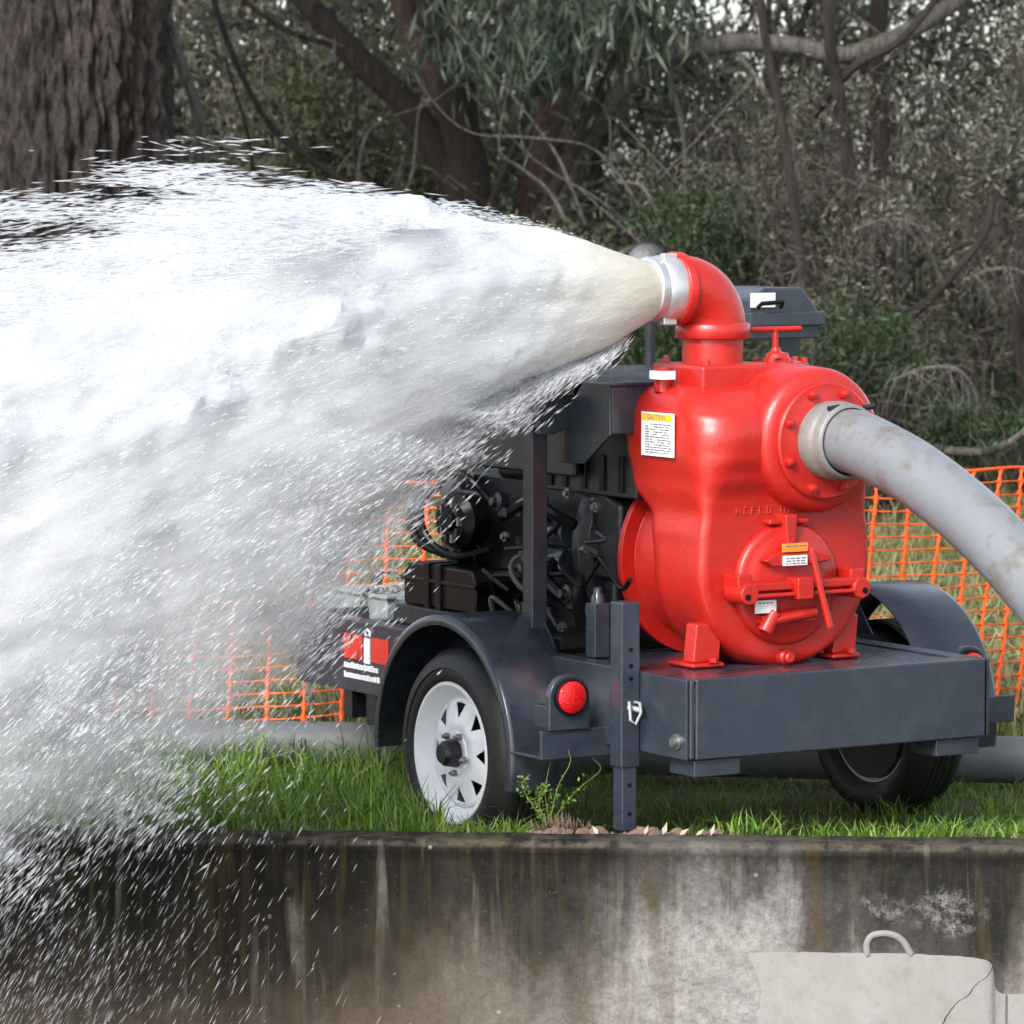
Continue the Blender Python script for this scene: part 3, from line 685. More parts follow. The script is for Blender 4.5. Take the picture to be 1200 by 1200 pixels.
M().box(0.27, 0.32, -0.35, -0.30, 0.507, 0.66).lathe((0.295, -.325, .66), (0, 0, 1), [(0, .02), (.02, .018), (.03, .012), (.045, .012), (.045, 0)], 12).build('mount_post', m_slate, E_, 0.003)
M().box(0.30, 1.1, -0.12, 0.85, 0.507, 0.54).build('engine_bed', m_dark, E_, 0.003)
# ---- lifting frame posts and hood
M().box(0.20, 0.252, -0.125, -0.073, 0.507, 1.20).build('frame_post', m_slate, T, 0.004)
M().box(1.17, 1.222, -0.125, -0.073, 0.507, 1.20).build('frame_post', m_slate, T, 0.004)
hd = M()
hd.prism([(-0.385, 1.283), (-0.385, 1.135), (-0.25, 1.048), (-0.12, 1.045), (-0.11, 1.15), (-0.24, 1.270), (-0.25, 1.283)], 0, 0.295, 0.303)
hd.prism([(-0.115, 1.152), (-0.245, 1.275), (-0.236, 1.284), (-0.105, 1.160)], 0, 0.303, 0.42)
hd.box(0.303, 1.06, -0.385, 0.55, 1.273, 1.284).box(0.303, 1.06, -0.385, -0.375, 1.14, 1.273)
hd.build('engine_hood', m_slate, T, 0.004)
M().box(0.36, 1.05, -0.08, 0.62, 1.14, 1.270).box(0.355, 0.375, -0.10, 0.60, 1.0, 1.262).build('radiator_cowl', m_dark, T, 0.008)
M().prism([(0.20, 1.13), (0.252, 1.13), (0.36, 1.17), (0.36, 1.24), (0.20, 1.24)], 1, -0.165, -0.14).build('post_bracket', m_slate, T, 0.003)
# right hand control box on its own post, and round silencer end behind elbow
M().prism([(1.36, 1.355), (1.36, 1.48), (1.42, 1.515), (1.56, 1.515), (1.625, 1.44), (1.625, 1.355)], 1, 0.48, 0.75).box(1.35, 1.635, 0.455, 0.78, 1.395, 1.44).build('control_box', m_slate, T, 0.006)
M().box(1.55, 1.62, 0.58, 0.65, 0.45, 1.355).box(1.20, 1.60, 0.58, 0.63, 0.40, 0.45).build('control_post', m_slate, T, 0.004)
M().box(1.365, 1.455, 0.474, 0.480, 1.455, 1.50).build('control_label', m_label_w, T)
M().tube([(1.38, 0.46, 1.455), (1.38, 0.44, 1.468), (1.46, 0.44, 1.472), (1.465, 0.46, 1.455)], .007, 8).build('box_handle', m_black, T)
M().lathe((0.865, 0.30, 1.60), (-.6, -.75, .25), [(-.06, .04), (-.02, .05), (-.012, .062), (.012, .062), (.016, .055), (.016, 0)], 32).cyl((0.93, 0.38, 1.2), (0.93, 0.38, 1.58), .016, n=14).build('exhaust_cap', m_dark, T)
# ---- battery box
bb = M().prism([(0.36, 0.565), (0.36, 0.66), (0.385, 0.695), (0.76, 0.695), (0.785, 0.66), (0.785, 0.565)], 0, 0.30, 0.52)
bb = bb.build('battery_box', m_black, T, 0.008, 3)
M().box(0.292, 0.53, 0.352, 0.793, 0.640, 0.652).build('box_lid_rim', m_black, bb, 0.003)
for y in (0.62, 0.55): M().box(0.290, 0.53, y, y + .03, 0.56, 0.701).build('box_strap', m_black, bb, 0.004)
M().box(0.28, 0.54, 0.34, 0.80, 0.507, 0.563).build('box_tray', m_dark, bb, 0.003)
# ---- front boxes on the drawbar
fb = M().box(0.207, 1.213, 1.281, 1.30, 0.29, 0.504).build('front_panel', m_slate, T, 0.004)
M().box(0.21, 0.30, 0.95, 1.0, 0.20, 0.29).box(0.21, 0.30, 0.80, 0.86, 0.19, 0.29).box(0.26, 0.5, 0.9, 1.05, 0.22, 0.286).build('drawbar_bracket', m_dark, fb, 0.003)
LX, LY, LZ = -0.3035, -0.545, 0.176
def lbox(m, x0, x1, y0, y1, z0, z1): return m.box(x0 + LX, x1 + LX, y0 + LY, y1 + LY, z0 + LZ, z1 + LZ)
lbox(M(), 0.4975, 0.502, 1.40, 1.515, 0.212, 0.288).build('logo_block', m_logo_red, fb)
lbox(M(), 0.4975, 0.502, 1.24, 1.345, 0.212, 0.288).build('logo_block', m_logo_red, fb)
M().prism([(1.475 + LY, 0.289 + LZ), (1.46 + LY, 0.289 + LZ), (1.4675 + LY, 0.25 + LZ)], 0, 0.4965 + LX, 0.4985 + LX).build('logo_notch', m_slate, fb)
M().prism([(1.43 + LY, 0.211 + LZ), (1.42 + LY, 0.211 + LZ), (1.425 + LY, 0.245 + LZ)], 0, 0.4965 + LX, 0.4985 + LX).build('logo_notch', m_slate, fb)
lbox(M(), 0.4965, 0.502, 1.352, 1.388, 0.205, 0.283).build('logo_letter', m_logo_w, fb)
M().tube([(0.498 + LX, y + LY, z + LZ) for y, z in ((1.378, 0.290), (1.38, 0.300), (1.368, 0.310), (1.352, 0.303), (1.352, 0.290))], .004, 6).build('logo_hook', m_logo_w, fb)
m = M()
for z, yy0 in ((0.182, 1.515), (0.152, 1.515)):
    y = yy0
    while y > 1.30:
        l_ = rs.uniform(.008, .016); hh = rs.uniform(.014, .019)
        lbox(m, 0.4975, 0.502, y - l_, y, z, z + hh); y -= l_ + .0035
m.build('logo_small_print', m_logo_w, fb)
gb = M().box(0.46, 1.0, 1.17, 1.64, 0.43, 0.535).build('galvanised_tray', m_galv, T, 0.004)
M().box(0.450, 0.49, 1.16, 1.65, 0.535, 0.547).build('tray_edge', m_galv, gb, 0.003)
# ---- chain draped over the tray, hanging down the front corner
def chain(pts, parent, n, r=0.011, th=0.0035):
    P = spline(pts, 40); d = [0]
    for a, b in zip(P, P[1:]): d.append(d[-1] + (b - a).length)
    L = d[-1]; m_ = None
    step = r * 2.1; cnt = int(L / step)
    for i in range(cnt):
        s_ = i * step; j = min(max(np.searchsorted(d, s_), 1), len(P) - 2)
        p = P[j]; t = (P[j + 1] - P[j - 1]).normalized(); _, u, v = frame(t)
        a = (math.pi / 2 if i % 2 else 0) + random.uniform(-.4, .4); u2 = u * math.cos(a) + v * math.sin(a)
        ring = [p + t * (math.cos(q) * r * 1.5) + u2 * (math.sin(q) * r) for q in np.linspace(0, 2 * math.pi, 11)[:-1]]
        ring = ring + [ring[0], ring[1]]
        M().tube(ring, th, 5, False).build('chain_link', m_chain, parent)
ch = empty('safety_chain', (-0.035, -0.06, 0.062)); ch.parent = T; ch['label'] = 'loose chain heaped on the front tray and hanging off its corner'
chain([(0.50, 1.30, 0.50), (0.48, 1.34, 0.485), (0.475, 1.36, 0.42), (0.47, 1.37, 0.375)], ch, 10)
chain([(0.60, 1.12, 0.50), (0.55, 1.20, 0.51), (0.57, 1.27, 0.54), (0.52, 1.33, 0.55), (0.55, 1.38, 0.51), (0.50, 1.30, 0.50), (0.60, 1.25, 0.50)], ch, 20)
chain([(0.52, 1.66, 0.495), (0.50, 1.72, 0.50), (0.485, 1.755, 0.44), (0.48, 1.75, 0.33), (0.482, 1.72, 0.22), (0.48, 1.70, 0.10), (0.475, 1.68, 0.02)], ch, 30, 0.012)
chain([(0.53, 1.62, 0.49), (0.50, 1.69, 0.50), (0.482, 1.735, 0.42), (0.478, 1.735, 0.30), (0.482, 1.745, 0.18), (0.48, 1.72, 0.08)], ch, 30, 0.010)

# ================================================================== HOSES
hose = empty('suction_hose', T.location, R(31.3), label='thick grey rubber suction hose curving down to the right from the red pump', cat='hose')
hp = spline([(0.762, -0.80, 1.131), (0.764, -0.88, 1.133), (0.768, -0.96, 1.120), (0.782, -1.161, 1.058), (0.79, -1.409, 0.950), (0.79, -1.631, 0.825), (0.79, -1.846, 0.672), (0.79, -2.05, 0.46), (0.79, -2.22, 0.15), (0.80, -2.3, -0.3), (0.80, -2.34, -1.28)], 8)
M().tube(hp, 0.089, 40).build('hose_tube', m_hose, hose, angle=60)
m_band = paint('hose_cuff_metal', (0.20, 0.197, 0.185), 0.5, 0.6, (0.25, 0.20, 0.16), metal=0.2, bump=0.4)
M().lathe((0.762, -0.785, 1.131), (0, -1, 0), [(0, .095), (.004, .108), (.05, .110), (.058, .104), (.066, .1), (.074, .106), (.098, .104), (.103, .100), (.105, .094)], 48).build('hose_cuff', m_band, hose, angle=40)
for bx in (0.70, 0.82): M().cyl((bx, -0.872, 1.222), (bx + .035, -0.872, 1.226), .008, n=8).build('clamp_bolt', m_dark, hose)

m_pipe = paint('weathered_grey_pvc', (0.10, 0.104, 0.112), 0.6, 0.6, (0.07, 0.07, 0.06), bump=0.2)
pipe = tag(M().tube(spline([(-9, 15.0, 0.02), (-4, 14.35, 0.02), (-1.1, 13.99, 0.025), (0.3, 13.75, 0.025), (1.52, 13.48, 0.035), (3.5, 13.3, 0.03), (9, 13.0, 0.02)], 10), 0.074, 28).build('irrigation_pipe', m_pipe), 'long grey pipe lying on the grass between trailer and orange fence', 'pipe')

# ================================================================== FENCE
k = N('orange_plastic_mesh'); c = k.co(); n1 = k.noise(c, 3, 3)
k.l(k.mix(n1, (0.85, 0.10, 0.012), (0.95, 0.19, 0.03)), k.b.inputs['Base Color']); k.b.inputs['Roughness'].default_value = 0.45
trn = k.n('BsdfTranslucent'); trn.inputs[0].default_value = (0.95, 0.16, 0.02, 1); mx_ = k.n('MixShader'); mx_.inputs[0].default_value = 0.3
k.l(k.b.outputs[0], mx_.inputs[1]); k.l(trn.outputs[0], mx_.inputs[2]); k.l(mx_.outputs[0], k.out.inputs[0]); m_net = k.m
fen = empty('safety_fence', (0, 14.6, 0), 0, label='sagging orange plastic mesh safety fence behind the trailer', cat='fence')
fpath = spline([(-5.5, 0.30, 0), (-3.5, 0.15, 0), (-1.2, -0.03, 0), (0.2, 0.03, 0), (1.0, 0.02, 0), (1.35, 0.12, 0), (1.62, 0.30, 0), (1.9, 0.6, 0), (2.5, 1.2, 0), (4.5, 3.0, 0)], 30)
cum = [0]
for a, b in zip(fpath, fpath[1:]): cum.append(cum[-1] + (b - a).length)
def fp(s, h):
    """point at arc length s, height fraction h 0..1"""
    j = min(max(int(np.searchsorted(cum, s)), 1), len(fpath) - 1); f = (s - cum[j - 1]) / (cum[j] - cum[j - 1]); p = fpath[j - 1].lerp(fpath[j], f)
    sag = 0.035 * math.sin(s * 2.1 + .6) + 0.015 * math.sin(s * 5.3)
    top = 0.845 + sag; bot = -0.01 + 0.02 * math.sin(s * 3.7 + 1)
    lean = 0.03 * mnoise.noise(Vector((s * 1.3, h * 1.5, 0))) + 0.02 * mnoise.noise(Vector((s * 4, h * 4, 5)))
    z = bot + (top - bot) * h
    shx = (h - .5) * 0.10 * (0.6 + mnoise.noise(Vector((s * .9, 0, 7)))) + 0.006 * mnoise.noise(Vector((s * 6, h * 6, 2)))
    return Vector((p.x + shx, p.y + lean + (h - .5) * 0.05, z + 0.006 * mnoise.noise(Vector((s * 5, h * 5, 8)))))
CW, NH = 0.127, 19
NV = int(cum[-1] / CW)
V, F = [], []
def strip(pts, ws, up):
    global V, F
    base = len(V); th = 0.002
    for p, w_ in zip(pts, ws):
        a = Vector((0, 0, w_ / 2)) if up else Vector((w_ / 2, 0, 0))
        V += [p - a + Vector((0, -th, 0)), p + a + Vector((0, -th, 0)), p + a + Vector((0, th, 0)), p - a + Vector((0, th, 0))]
    for i in range(len(pts) - 1):
        for q in range(4):
            F.append((base + i * 4 + q, base + i * 4 + (q + 1) % 4, base + (i + 1) * 4 + (q + 1) % 4, base + (i + 1) * 4 + q))
for j in range(NH + 1):
    pts, ws = [], []
    for i in range(NV * 2 + 1):
        pts.append(fp(i * CW / 2, j / NH)); ws.append(0.009 if i % 2 == 0 else 0.0036)
        if j in (0, NH): ws[-1] = 0.012
    V, F = [], []
    strip(pts, ws, True)
    put('mesh_row', np_mesh('mesh_row', [tuple(v) for v in V], F), m_net, fen)
for i in range(NV + 1):
    V, F = [], []
    pts, ws = [], []
    for j in range(NH * 2 + 1):
        pts.append(fp(i * CW, j / (NH * 2)) + Vector((0, -.0015, 0))); ws.append(0.022 if j % 2 == 0 else 0.008)
    if -3.2 < pts[0].x < 3.2:
        strip(pts, ws, False)
        put('mesh_strand', np_mesh('mesh_strand', [tuple(v) for v in V], F), m_net, fen)
for s_ in (1.2, 3.9, 6.75, 8.9, 10.5):
    p = fp(s_, 0)
    M().box(p.x - .012, p.x + .012, p.y + .03, p.y + .045, -0.3, 0.93).build('steel_post', m_dark, fen, 0.002)
#--VEG--
# ================================================================== VEGETATION
def leafmat(name, cols, rough=0.55, transl=0.25):
    k = N(name); g = k.n('NewGeometry')
    c = k.ramp(g.outputs['Random Per Island'], [(i / (len(cols) - 1), q) for i, q in enumerate(cols)])
    k.l(c, k.b.inputs['Base Color']); k.b.inputs['Roughness'].default_value = rough
    t = k.n('BsdfTranslucent'); k.l(c, t.inputs[0]); mx = k.n('MixShader'); mx.inputs[0].default_value = transl
    k.l(k.b.outputs[0], mx.inputs[1]); k.l(t.outputs[0], mx.inputs[2]); k.l(mx.outputs[0], k.out.inputs[0])
    return k.m
m_gum = leafmat('gum_leaves', [(0.024, 0.042, 0.026), (0.055, 0.085, 0.056), (0.10, 0.135, 0.10), (0.16, 0.165, 0.10)])
m_olive = leafmat('olive_leaves', [(0.022, 0.032, 0.015), (0.055, 0.068, 0.030), (0.11, 0.12, 0.055), (0.20, 0.185, 0.09)])
m_green = leafmat('green_leaves', [(0.010, 0.020, 0.006), (0.022, 0.045, 0.012), (0.055, 0.095, 0.028)])
m_greybrown = leafmat('dry_foliage', [(0.014, 0.014, 0.010), (0.035, 0.036, 0.024), (0.075, 0.078, 0.05), (0.26, 0.245, 0.19), (0.06, 0.075, 0.035)], 0.8)
m_grass = leafmat('grass_blades', [(0.05, 0.12, 0.012), (0.10, 0.21, 0.02), (0.16, 0.29, 0.035), (0.24, 0.33, 0.08)], 0.4, 0.35)
m_dry = leafmat('dry_grass', [(0.10, 0.12, 0.03), (0.22, 0.20, 0.08), (0.32, 0.28, 0.15), (0.12, 0.16, 0.04)], 0.7, 0.3)
def bark(name, a, b, sc_=(14, 14, 1.6), bumpd=0.05):
    k = N(name); n1 = k.noise(k.co(sc_), 3.0, 6, 0.7, 0.5); n2 = k.noise(k.co(), 30, 4)
    k.l(k.mix(k.ramp(n1, [(0.35, (0, 0, 0)), (0.65, (1, 1, 1))]), a, b), k.b.inputs['Base Color']); k.b.inputs['Roughness'].default_value = 0.95
    k.bump(k.math('ADD', n1, k.math('MULTIPLY', n2, .3)), 1.0, bumpd); return k.m
m_bark = bark('stringy_bark', (0.006, 0.005, 0.004), (0.11, 0.082, 0.070), (12, 12, 3.4), .10)
m_barkd = bark('dark_bark', (0.006, 0.004, 0.0035), (0.040, 0.028, 0.022), bumpd=.02)
m_barkr = bark('reddish_bark', (0.03, 0.018, 0.015), (0.10, 0.055, 0.045), bumpd=.02)
m_barkg = bark('grey_bark', (0.035, 0.031, 0.027), (0.16, 0.145, 0.125), bumpd=.02)
m_twig = bark('twig_bark', (0.020, 0.016, 0.013), (0.15, 0.13, 0.11), (3, 3, 3), .005)

def unit(v): return v / np.maximum(np.linalg.norm(v, axis=-1, keepdims=True), 1e-9)
def leaf_arrays(c, length, width, down=0.5, r=rng):
    """rhombus leaves at centres c (n,3)"""
    n = len(c); d = r.normal(size=(n, 3)); d[:, 2] -= down * 2; d = unit(d)
    s_ = unit(np.cross(d, r.normal(size=(n, 3))))
    L = length * r.uniform(.6, 1.3, (n, 1)); Wd = width * r.uniform(.7, 1.3, (n, 1))
    V = np.stack([c - d * L / 2, c - s_ * Wd / 2, c + d * L / 2, c + s_ * Wd / 2], 1).reshape(-1, 3)
    return V, np.arange(n * 4).reshape(-1, 4)
def twig_arrays(p0, d0, length, rad, segs=4, wob=.35, grav=.15, r=rng):
    """three sided curved twigs; returns V,F and tip points"""
    n = len(p0); d = unit(d0); p = p0.copy(); st = length.reshape(-1, 1) / segs; V = []
    a = unit(np.cross(d, r.normal(size=(n, 3)))); b = np.cross(d, a); pts = [p.copy()]
    for i in range(segs + 1):
        rr = rad.reshape(-1, 1) * (1 - .8 * i / segs)
        for q in range(3):
            t = 2 * math.pi * q / 3; V.append(p + (a * math.cos(t) + b * math.sin(t)) * rr)
        d = unit(d + r.normal(size=(n, 3)) * wob + np.array([0, 0, -grav])); p = p + d * st; pts.append(p.copy())
    V = np.stack(V, 1); k_ = V.shape[1]; F = []
    for i in range(segs):
        for q in range(3):
            F.append([i * 3 + q, i * 3 + (q + 1) % 3, (i + 1) * 3 + (q + 1) % 3, (i + 1) * 3 + q])
    F = (np.array(F)[None] + (np.arange(n) * k_)[:, None, None]).reshape(-1, 4)
    return V.reshape(-1, 3), F, pts
def stack(parts):
    V, F, o = [], [], 0
    for v, f in parts: V.append(v); F.append(f + o); o += len(v)
    return np.concatenate(V), np.concatenate(F)
def blob_pts(n, c, rad, shell=0.35, r=rng):
    d = unit(r.normal(size=(n, 3))); q = r.uniform(shell, 1, (n, 1)) ** .6
    return np.array(c) + d * q * np.array(rad)
def clumped(n, c, rad, nc, cr, r=rng):
    """points gathered in nc clumps inside an ellipsoid: leaves gaps between the clumps"""
    cc = blob_pts(nc, c, rad, 0.1, r); pw = r.uniform(.2, 1.8, nc); i = r.choice(nc, n, p=pw / pw.sum())
    return cc[i] + r.normal(size=(n, 3)) * cr * r.uniform(.5, 1.3, (nc, 1))[i]
def foliage(name, n, c, rad, nc, cr, L, Wd, mat, parent, down=.5, twigs=0, tw_mat=None, tr=.004, tl=.35):
    P = clumped(n, c, rad, nc, cr)
    o = put(name, np_mesh(name, *leaf_arrays(P, L, Wd, down)), mat, parent); o['kind'] = 'stuff'
    if twigs:
        p0 = clumped(twigs, c, rad, nc, cr); d0 = rng.normal(size=(twigs, 3)); d0[:, 2] -= down
        V, F, _ = twig_arrays(p0, d0, rng.uniform(.4, 1.2, twigs) * tl, np.full(twigs, tr))
        t = put('twigs', np_mesh('twigs', V, F), tw_mat or m_twig, parent); t['kind'] = 'stuff'
    return o
def limb(m, pts, r0, r1, n=12, per=5, rough=.12):
    P = spline(pts, per); k_ = len(P)
    rad = [(r0 + (r1 - r0) * i / (k_ - 1)) * (1 + rough * mnoise.noise(P[i] * 3.1)) for i in range(k_)]
    P = [p + Vector((mnoise.noise(p * 2.3), 0, mnoise.noise(p * 2.3 + Vector((9, 9, 9))))) * r0 * .35 for p in P]
    m.tube(P, rad, n); return P
BASE = -0.12
# --- big rough trunk, left
t = empty('stringybark_tree', (-2.36, 22, BASE), label='massive dark rough barked tree trunk at the upper left behind the water spray', cat='tree')
rr = []
for i, z in enumerate(np.linspace(0, 7, 150)):
    ring = []
    R0 = 0.74 - .055 * min(z, 3.2) - .02 * max(z - 3.2, 0) + .25 * math.exp(-z / .35)
    for q in range(260):
        a = 2 * math.pi * q / 260
        rid = abs(mnoise.noise(Vector((math.cos(a) * 10, math.sin(a) * 10, z * 1.8)))) * .07 + mnoise.fractal(Vector((math.cos(a) * 20, math.sin(a) * 20, z * 6)), .6, 2.0, 4) * .055 + mnoise.noise(Vector((math.cos(a) * 2.2 + 4, math.sin(a) * 2.2, z * .6))) * .14
        r_ = R0 + rid + .10 * mnoise.noise(Vector((math.cos(a) * 1.2, math.sin(a) * 1.2, z * .5)))
        ring.append((r_ * math.cos(a) - .04 * max(z - 1.5, 0), r_ * math.sin(a), z))
    rr.append(ring)
M().rings(rr).build('trunk', m_bark, t, angle=80)
m = M(); limb(m, [(0.3, -.1, 2.6), (0.62, -.1, 3.2), (1.1, 0, 4.2), (1.5, .1, 5.4)], .22, .08); limb(m, [(-.2, 0, 4), (-1.0, .2, 5.2), (-1.6, .3, 6.6)], .25, .1); limb(m, [(0, 0, 6.2), (.2, 0, 8)], .5, .2)
m.build('limb', m_bark, t)
foliage('crown', 9000, (0, 0, 7.6), (3.2, 2.2, 1.8), 60, .35, .14, .025, m_gum, t, .6, 250)
# --- forked tree in the middle
t = empty('forked_gum_tree', (0, 0, 0), label='dark gum tree forking into three limbs above the water jet', cat='tree')
m = M(); limb(m, [(-.22, 26, -.15), (-.25, 26, .86), (-.27, 26, 1.58), (-.31, 26, 1.98)], .20, .155, 18); m.build('trunk', m_barkd, t)
m = M(); limb(m, [(-.29, 26, 1.7), (-.51, 26, 2.10), (-.71, 26, 2.35), (-.97, 26, 2.6), (-1.17, 26, 2.82), (-1.35, 26, 3.1), (-1.75, 26, 4.0), (-2.2, 26.2, 5.2)], .10, .05, 12); m.build('limb', m_barkd, t)
m = M(); limb(m, [(-.30, 26.02, 1.85), (-.38, 26.1, 2.29), (-.52, 26.2, 2.6), (-.67, 26.3, 2.95), (-.95, 26.4, 4.0), (-1.1, 26.6, 5.6)], .11, .05, 12); m.build('limb', m_barkr, t)
m = M(); limb(m, [(-.27, 25.98, 1.85), (-.33, 25.9, 2.39), (-.43, 25.8, 2.74), (-.5, 25.7, 3.2), (-.3, 25.6, 4.3), (0, 25.5, 5.8)], .13, .06, 12); m.build('limb', m_barkd, t)
m = M(); limb(m, [(-1.02, 26, 2.62), (-1.35, 25.9, 2.72), (-1.7, 25.8, 3.0), (-2.0, 25.8, 3.4)], .022, .012, 6); limb(m, [(-.95, 26, 2.5), (-.93, 25.9, 2.2), (-.96, 25.9, 1.7)], .016, .006, 6); m.build('branch', m_barkd, t)
foliage('crown', 9000, (-.4, 26, 5.2), (2.6, 2, 1.6), 60, .35, .14, .025, m_gum, t, .6, 250)
# --- reddish trunk with drooping gum foliage
t = empty('reddish_gum_tree', (0, 0, 0), label='reddish brown gum trunk with drooping blue green leaves right of the forked tree', cat='tree')
m = M(); limb(m, [(.06, 27, -.15), (.10, 27, 1.36), (.17, 27, 1.78), (.24, 27, 2.1), (.29, 27, 2.41), (.37, 27, 2.94), (.45, 27, 4.2), (.4, 27, 5.5)], .135, .06, 16); m.build('trunk', m_barkr, t)
m = M(); limb(m, [(.14, 25.6, 1.2), (.14, 25.5, 1.50), (.30, 25.5, 1.88), (.43, 25.5, 2.13), (.50, 25.5, 2.29), (.62, 25.5, 2.6), (.70, 25.5, 3.2)], .045, .022, 8); limb(m, [(-.16, 25.5, .9), (-.13, 25.5, 1.6), (-.05, 25.5, 1.88), (.03, 25.5, 2.08), (.13, 25.5, 2.43), (.2, 25.5, 3.1)], .028, .014, 8); m.build('branch', m_barkd, t)
foliage('crown', 4300, (.30, 25.2, 2.85), (.85, .6, .60), 46, .13, .16, .020, m_gum, t, 1.1, 90)
foliage('upper_crown', 8000, (.5, 26.5, 4.6), (2.4, 1.5, 1.3), 50, .3, .15, .024, m_gum, t, .8, 150)
# --- grey leaning limb tree
t = empty('leaning_grey_tree', (0, 0, 0), label='leaning tree with a pale grey limb arching horizontally to the right', cat='tree')
m = M(); limb(m, [(-.05, 26.3, -.15), (.05, 26.2, .8), (.35, 25.8, 1.9), (.58, 25.6, 2.28), (.80, 25.5, 2.47), (1.0, 25.5, 2.58), (1.35, 25.5, 2.63), (1.65, 25.5, 2.61), (1.95, 25.5, 2.57), (2.4, 25.5, 2.75), (3.1, 25.5, 3.2)], .07, .05, 12, 6); m.build('trunk', m_barkg, t)
m = M(); limb(m, [(.9, 25.5, 2.5), (1.0, 25.4, 2.1), (1.02, 25.4, 1.6), (1.1, 25.4, 1.2)], .02, .008, 6); limb(m, [(1.3, 25.5, 2.6), (1.5, 25.4, 2.3), (1.55, 25.4, 1.9), (1.8, 25.3, 1.4)], .018, .006, 6); limb(m, [(2.6, 25.5, 2.85), (2.3, 25.4, 3.3), (2.2, 25.4, 3.9)], .03, .02, 6); m.build('branch', m_barkg, t)
foliage('crown', 5000, (2.6, 25.6, 4.2), (1.6, 1.2, .9), 30, .3, .12, .02, m_olive, t, .6, 90)
# --- dark slender stems on the right
for (pts, r0, r1, mt, lab) in [
    ([(1.75, 24, -.15), (1.66, 24, .8), (1.56, 24, 1.7), (1.48, 24, 2.21), (1.41, 24, 2.54), (1.37, 24, 2.96), (1.4, 24, 4.2)], .032, .02, m_barkd, 'thin dark leaning stem rising above the red pump'),
    ([(2.1, 24.4, -.15), (1.95, 24.3, 1.4), (1.80, 24.1, 2.35), (1.75, 24, 2.59), (1.76, 24, 2.82), (1.81, 24, 3.1), (1.9, 24, 4.4)], .035, .034, m_barkd, 'short thick dark stem hanging into view at the top right'),
    ([(2.1, 26, -.15), (2.25, 26, 1.2), (2.20, 26, 2.14), (2.18, 26, 2.6), (2.22, 26, 3.21), (2.3, 26, 4.5)], .06, .045, m_barkd, 'straight dark trunk behind the brown scrub at the top right'),
    ([(-1.5, 23, -.15), (-1.6, 23, 1.2), (-1.63, 23, 1.88), (-1.68, 23, 2.24), (-1.8, 23, 2.6), (-1.87, 23, 3.0), (-1.8, 23, 4.2)], .035, .03, m_barkg, 'thin pale sapling stem beside the massive dark trunk')]:
    t = empty('slender_tree', (0, 0, 0), label=lab, cat='tree')
    m = M(); P = limb(m, pts, r0, r1, 8); m.build('trunk', mt, t)
    e = P[-1]; foliage('crown', 1500, (e.x, e.y, e.z + .3), (.9, .8, .6), 14, .2, .12, .02, m_olive, t, .5, 40)
# --- twisted branchy bushes on the right, arching branches
def scrub(loc, rad, lab, leafm, n, twn, branches, L=.05, Wd=.012, cat='bush', nc=50, cr=.10, name='scrub_bush', tm=None, down=.3):
    t = empty(name, (loc[0], loc[1], BASE), label=lab, cat=cat)
    m = M()
    for b in range(5):
        a = rng.uniform(0, 6.28); q = rng.uniform(.3, .8)
        limb(m, [(0, 0, 0), (math.cos(a) * rad[0] * q * .4, math.sin(a) * rad[1] * .4, rad[2] * .7), (math.cos(a) * rad[0] * q, math.sin(a) * rad[1] * q, rad[2] * rng.uniform(1.2, 1.8))], .03, .01, 6)
    m.build('stem', tm or m_barkd, t)
    for pts, r0, r1 in branches:
        m = M(); limb(m, [(x - loc[0], y - loc[1], z - BASE) for x, y, z in pts], r0, r1, 7); m.build('branch', tm or m_barkd, t)
    foliage('foliage', n, (0, 0, loc[2] - BASE), rad, nc, cr, L, Wd, leafm, t, down, twn)
    return t
scrub((2.15, 24.6, 1.5), (.95, .7, .95), 'grey brown twiggy scrub behind the suction hose', m_greybrown, 12000, 900,
      [([(2.14, 24, 0), (2.08, 24, .7), (2.18, 24, 1.03), (2.36, 24, 1.22), (2.6, 24, 1.51), (2.67, 24, 1.75)], .035, .018),
       ([(2.26, 24.6, 1.1), (2.3, 24.4, 1.39), (2.46, 24.3, 1.44), (2.61, 24.2, 1.54), (2.70, 24.2, 1.85)], .022, .012),
       ([(1.7, 24.4, 2.2), (1.9, 24.0, 2.47), (2.12, 24, 2.59), (2.33, 24, 2.82), (2.49, 24, 3.1)], .026, .02)])
scrub((1.35, 25.0, 1.55), (.75, .6, .8), 'grey brown wispy scrub directly above the red pump', m_greybrown, 10000, 800, [([(1.2, 25, .6), (1.35, 24.8, 1.3), (1.2, 24.7, 1.8), (1.3, 24.7, 2.2)], .02, .008)])
scrub((3.0, 25.0, 1.7), (.7, .6, 1.1), 'dead looking greyish scrub at the right edge of the photo', m_greybrown, 7500, 800, [([(3.0, 24.6, .2), (2.85, 24.5, 1.0), (2.95, 24.4, 1.8), (2.8, 24.4, 2.6)], .03, .012)])
scrub((1.75, 23.6, .85), (.60, .45, .52), 'dark green bush right of the T handle', m_green, 9000, 300, [], .05, .010, nc=40, cr=.09)
scrub((1.05, 24.4, 1.45), (.42, .4, .42), 'small deep green bush behind the discharge elbow', m_green, 5000, 160, [], .05, .010, nc=22, cr=.08)
scrub((.72, 23.8, .80), (.6, .45, .55), 'dark shaded bush behind the engine hood', m_green, 7500, 260, [], .05, .012, nc=34, cr=.09)
scrub((2.33, 21.6, .58), (.30, .3, .16), 'low bright green bush over the curved dead branch', m_green, 4200, 90, [([(2.02, 21.6, .52), (2.2, 21.5, .49), (2.39, 21.4, .51), (2.56, 21.4, .62), (2.60, 21.4, .80), (2.73, 21.4, .95)], .022, .012)], .05, .010, nc=18, cr=.05, tm=m_barkg)
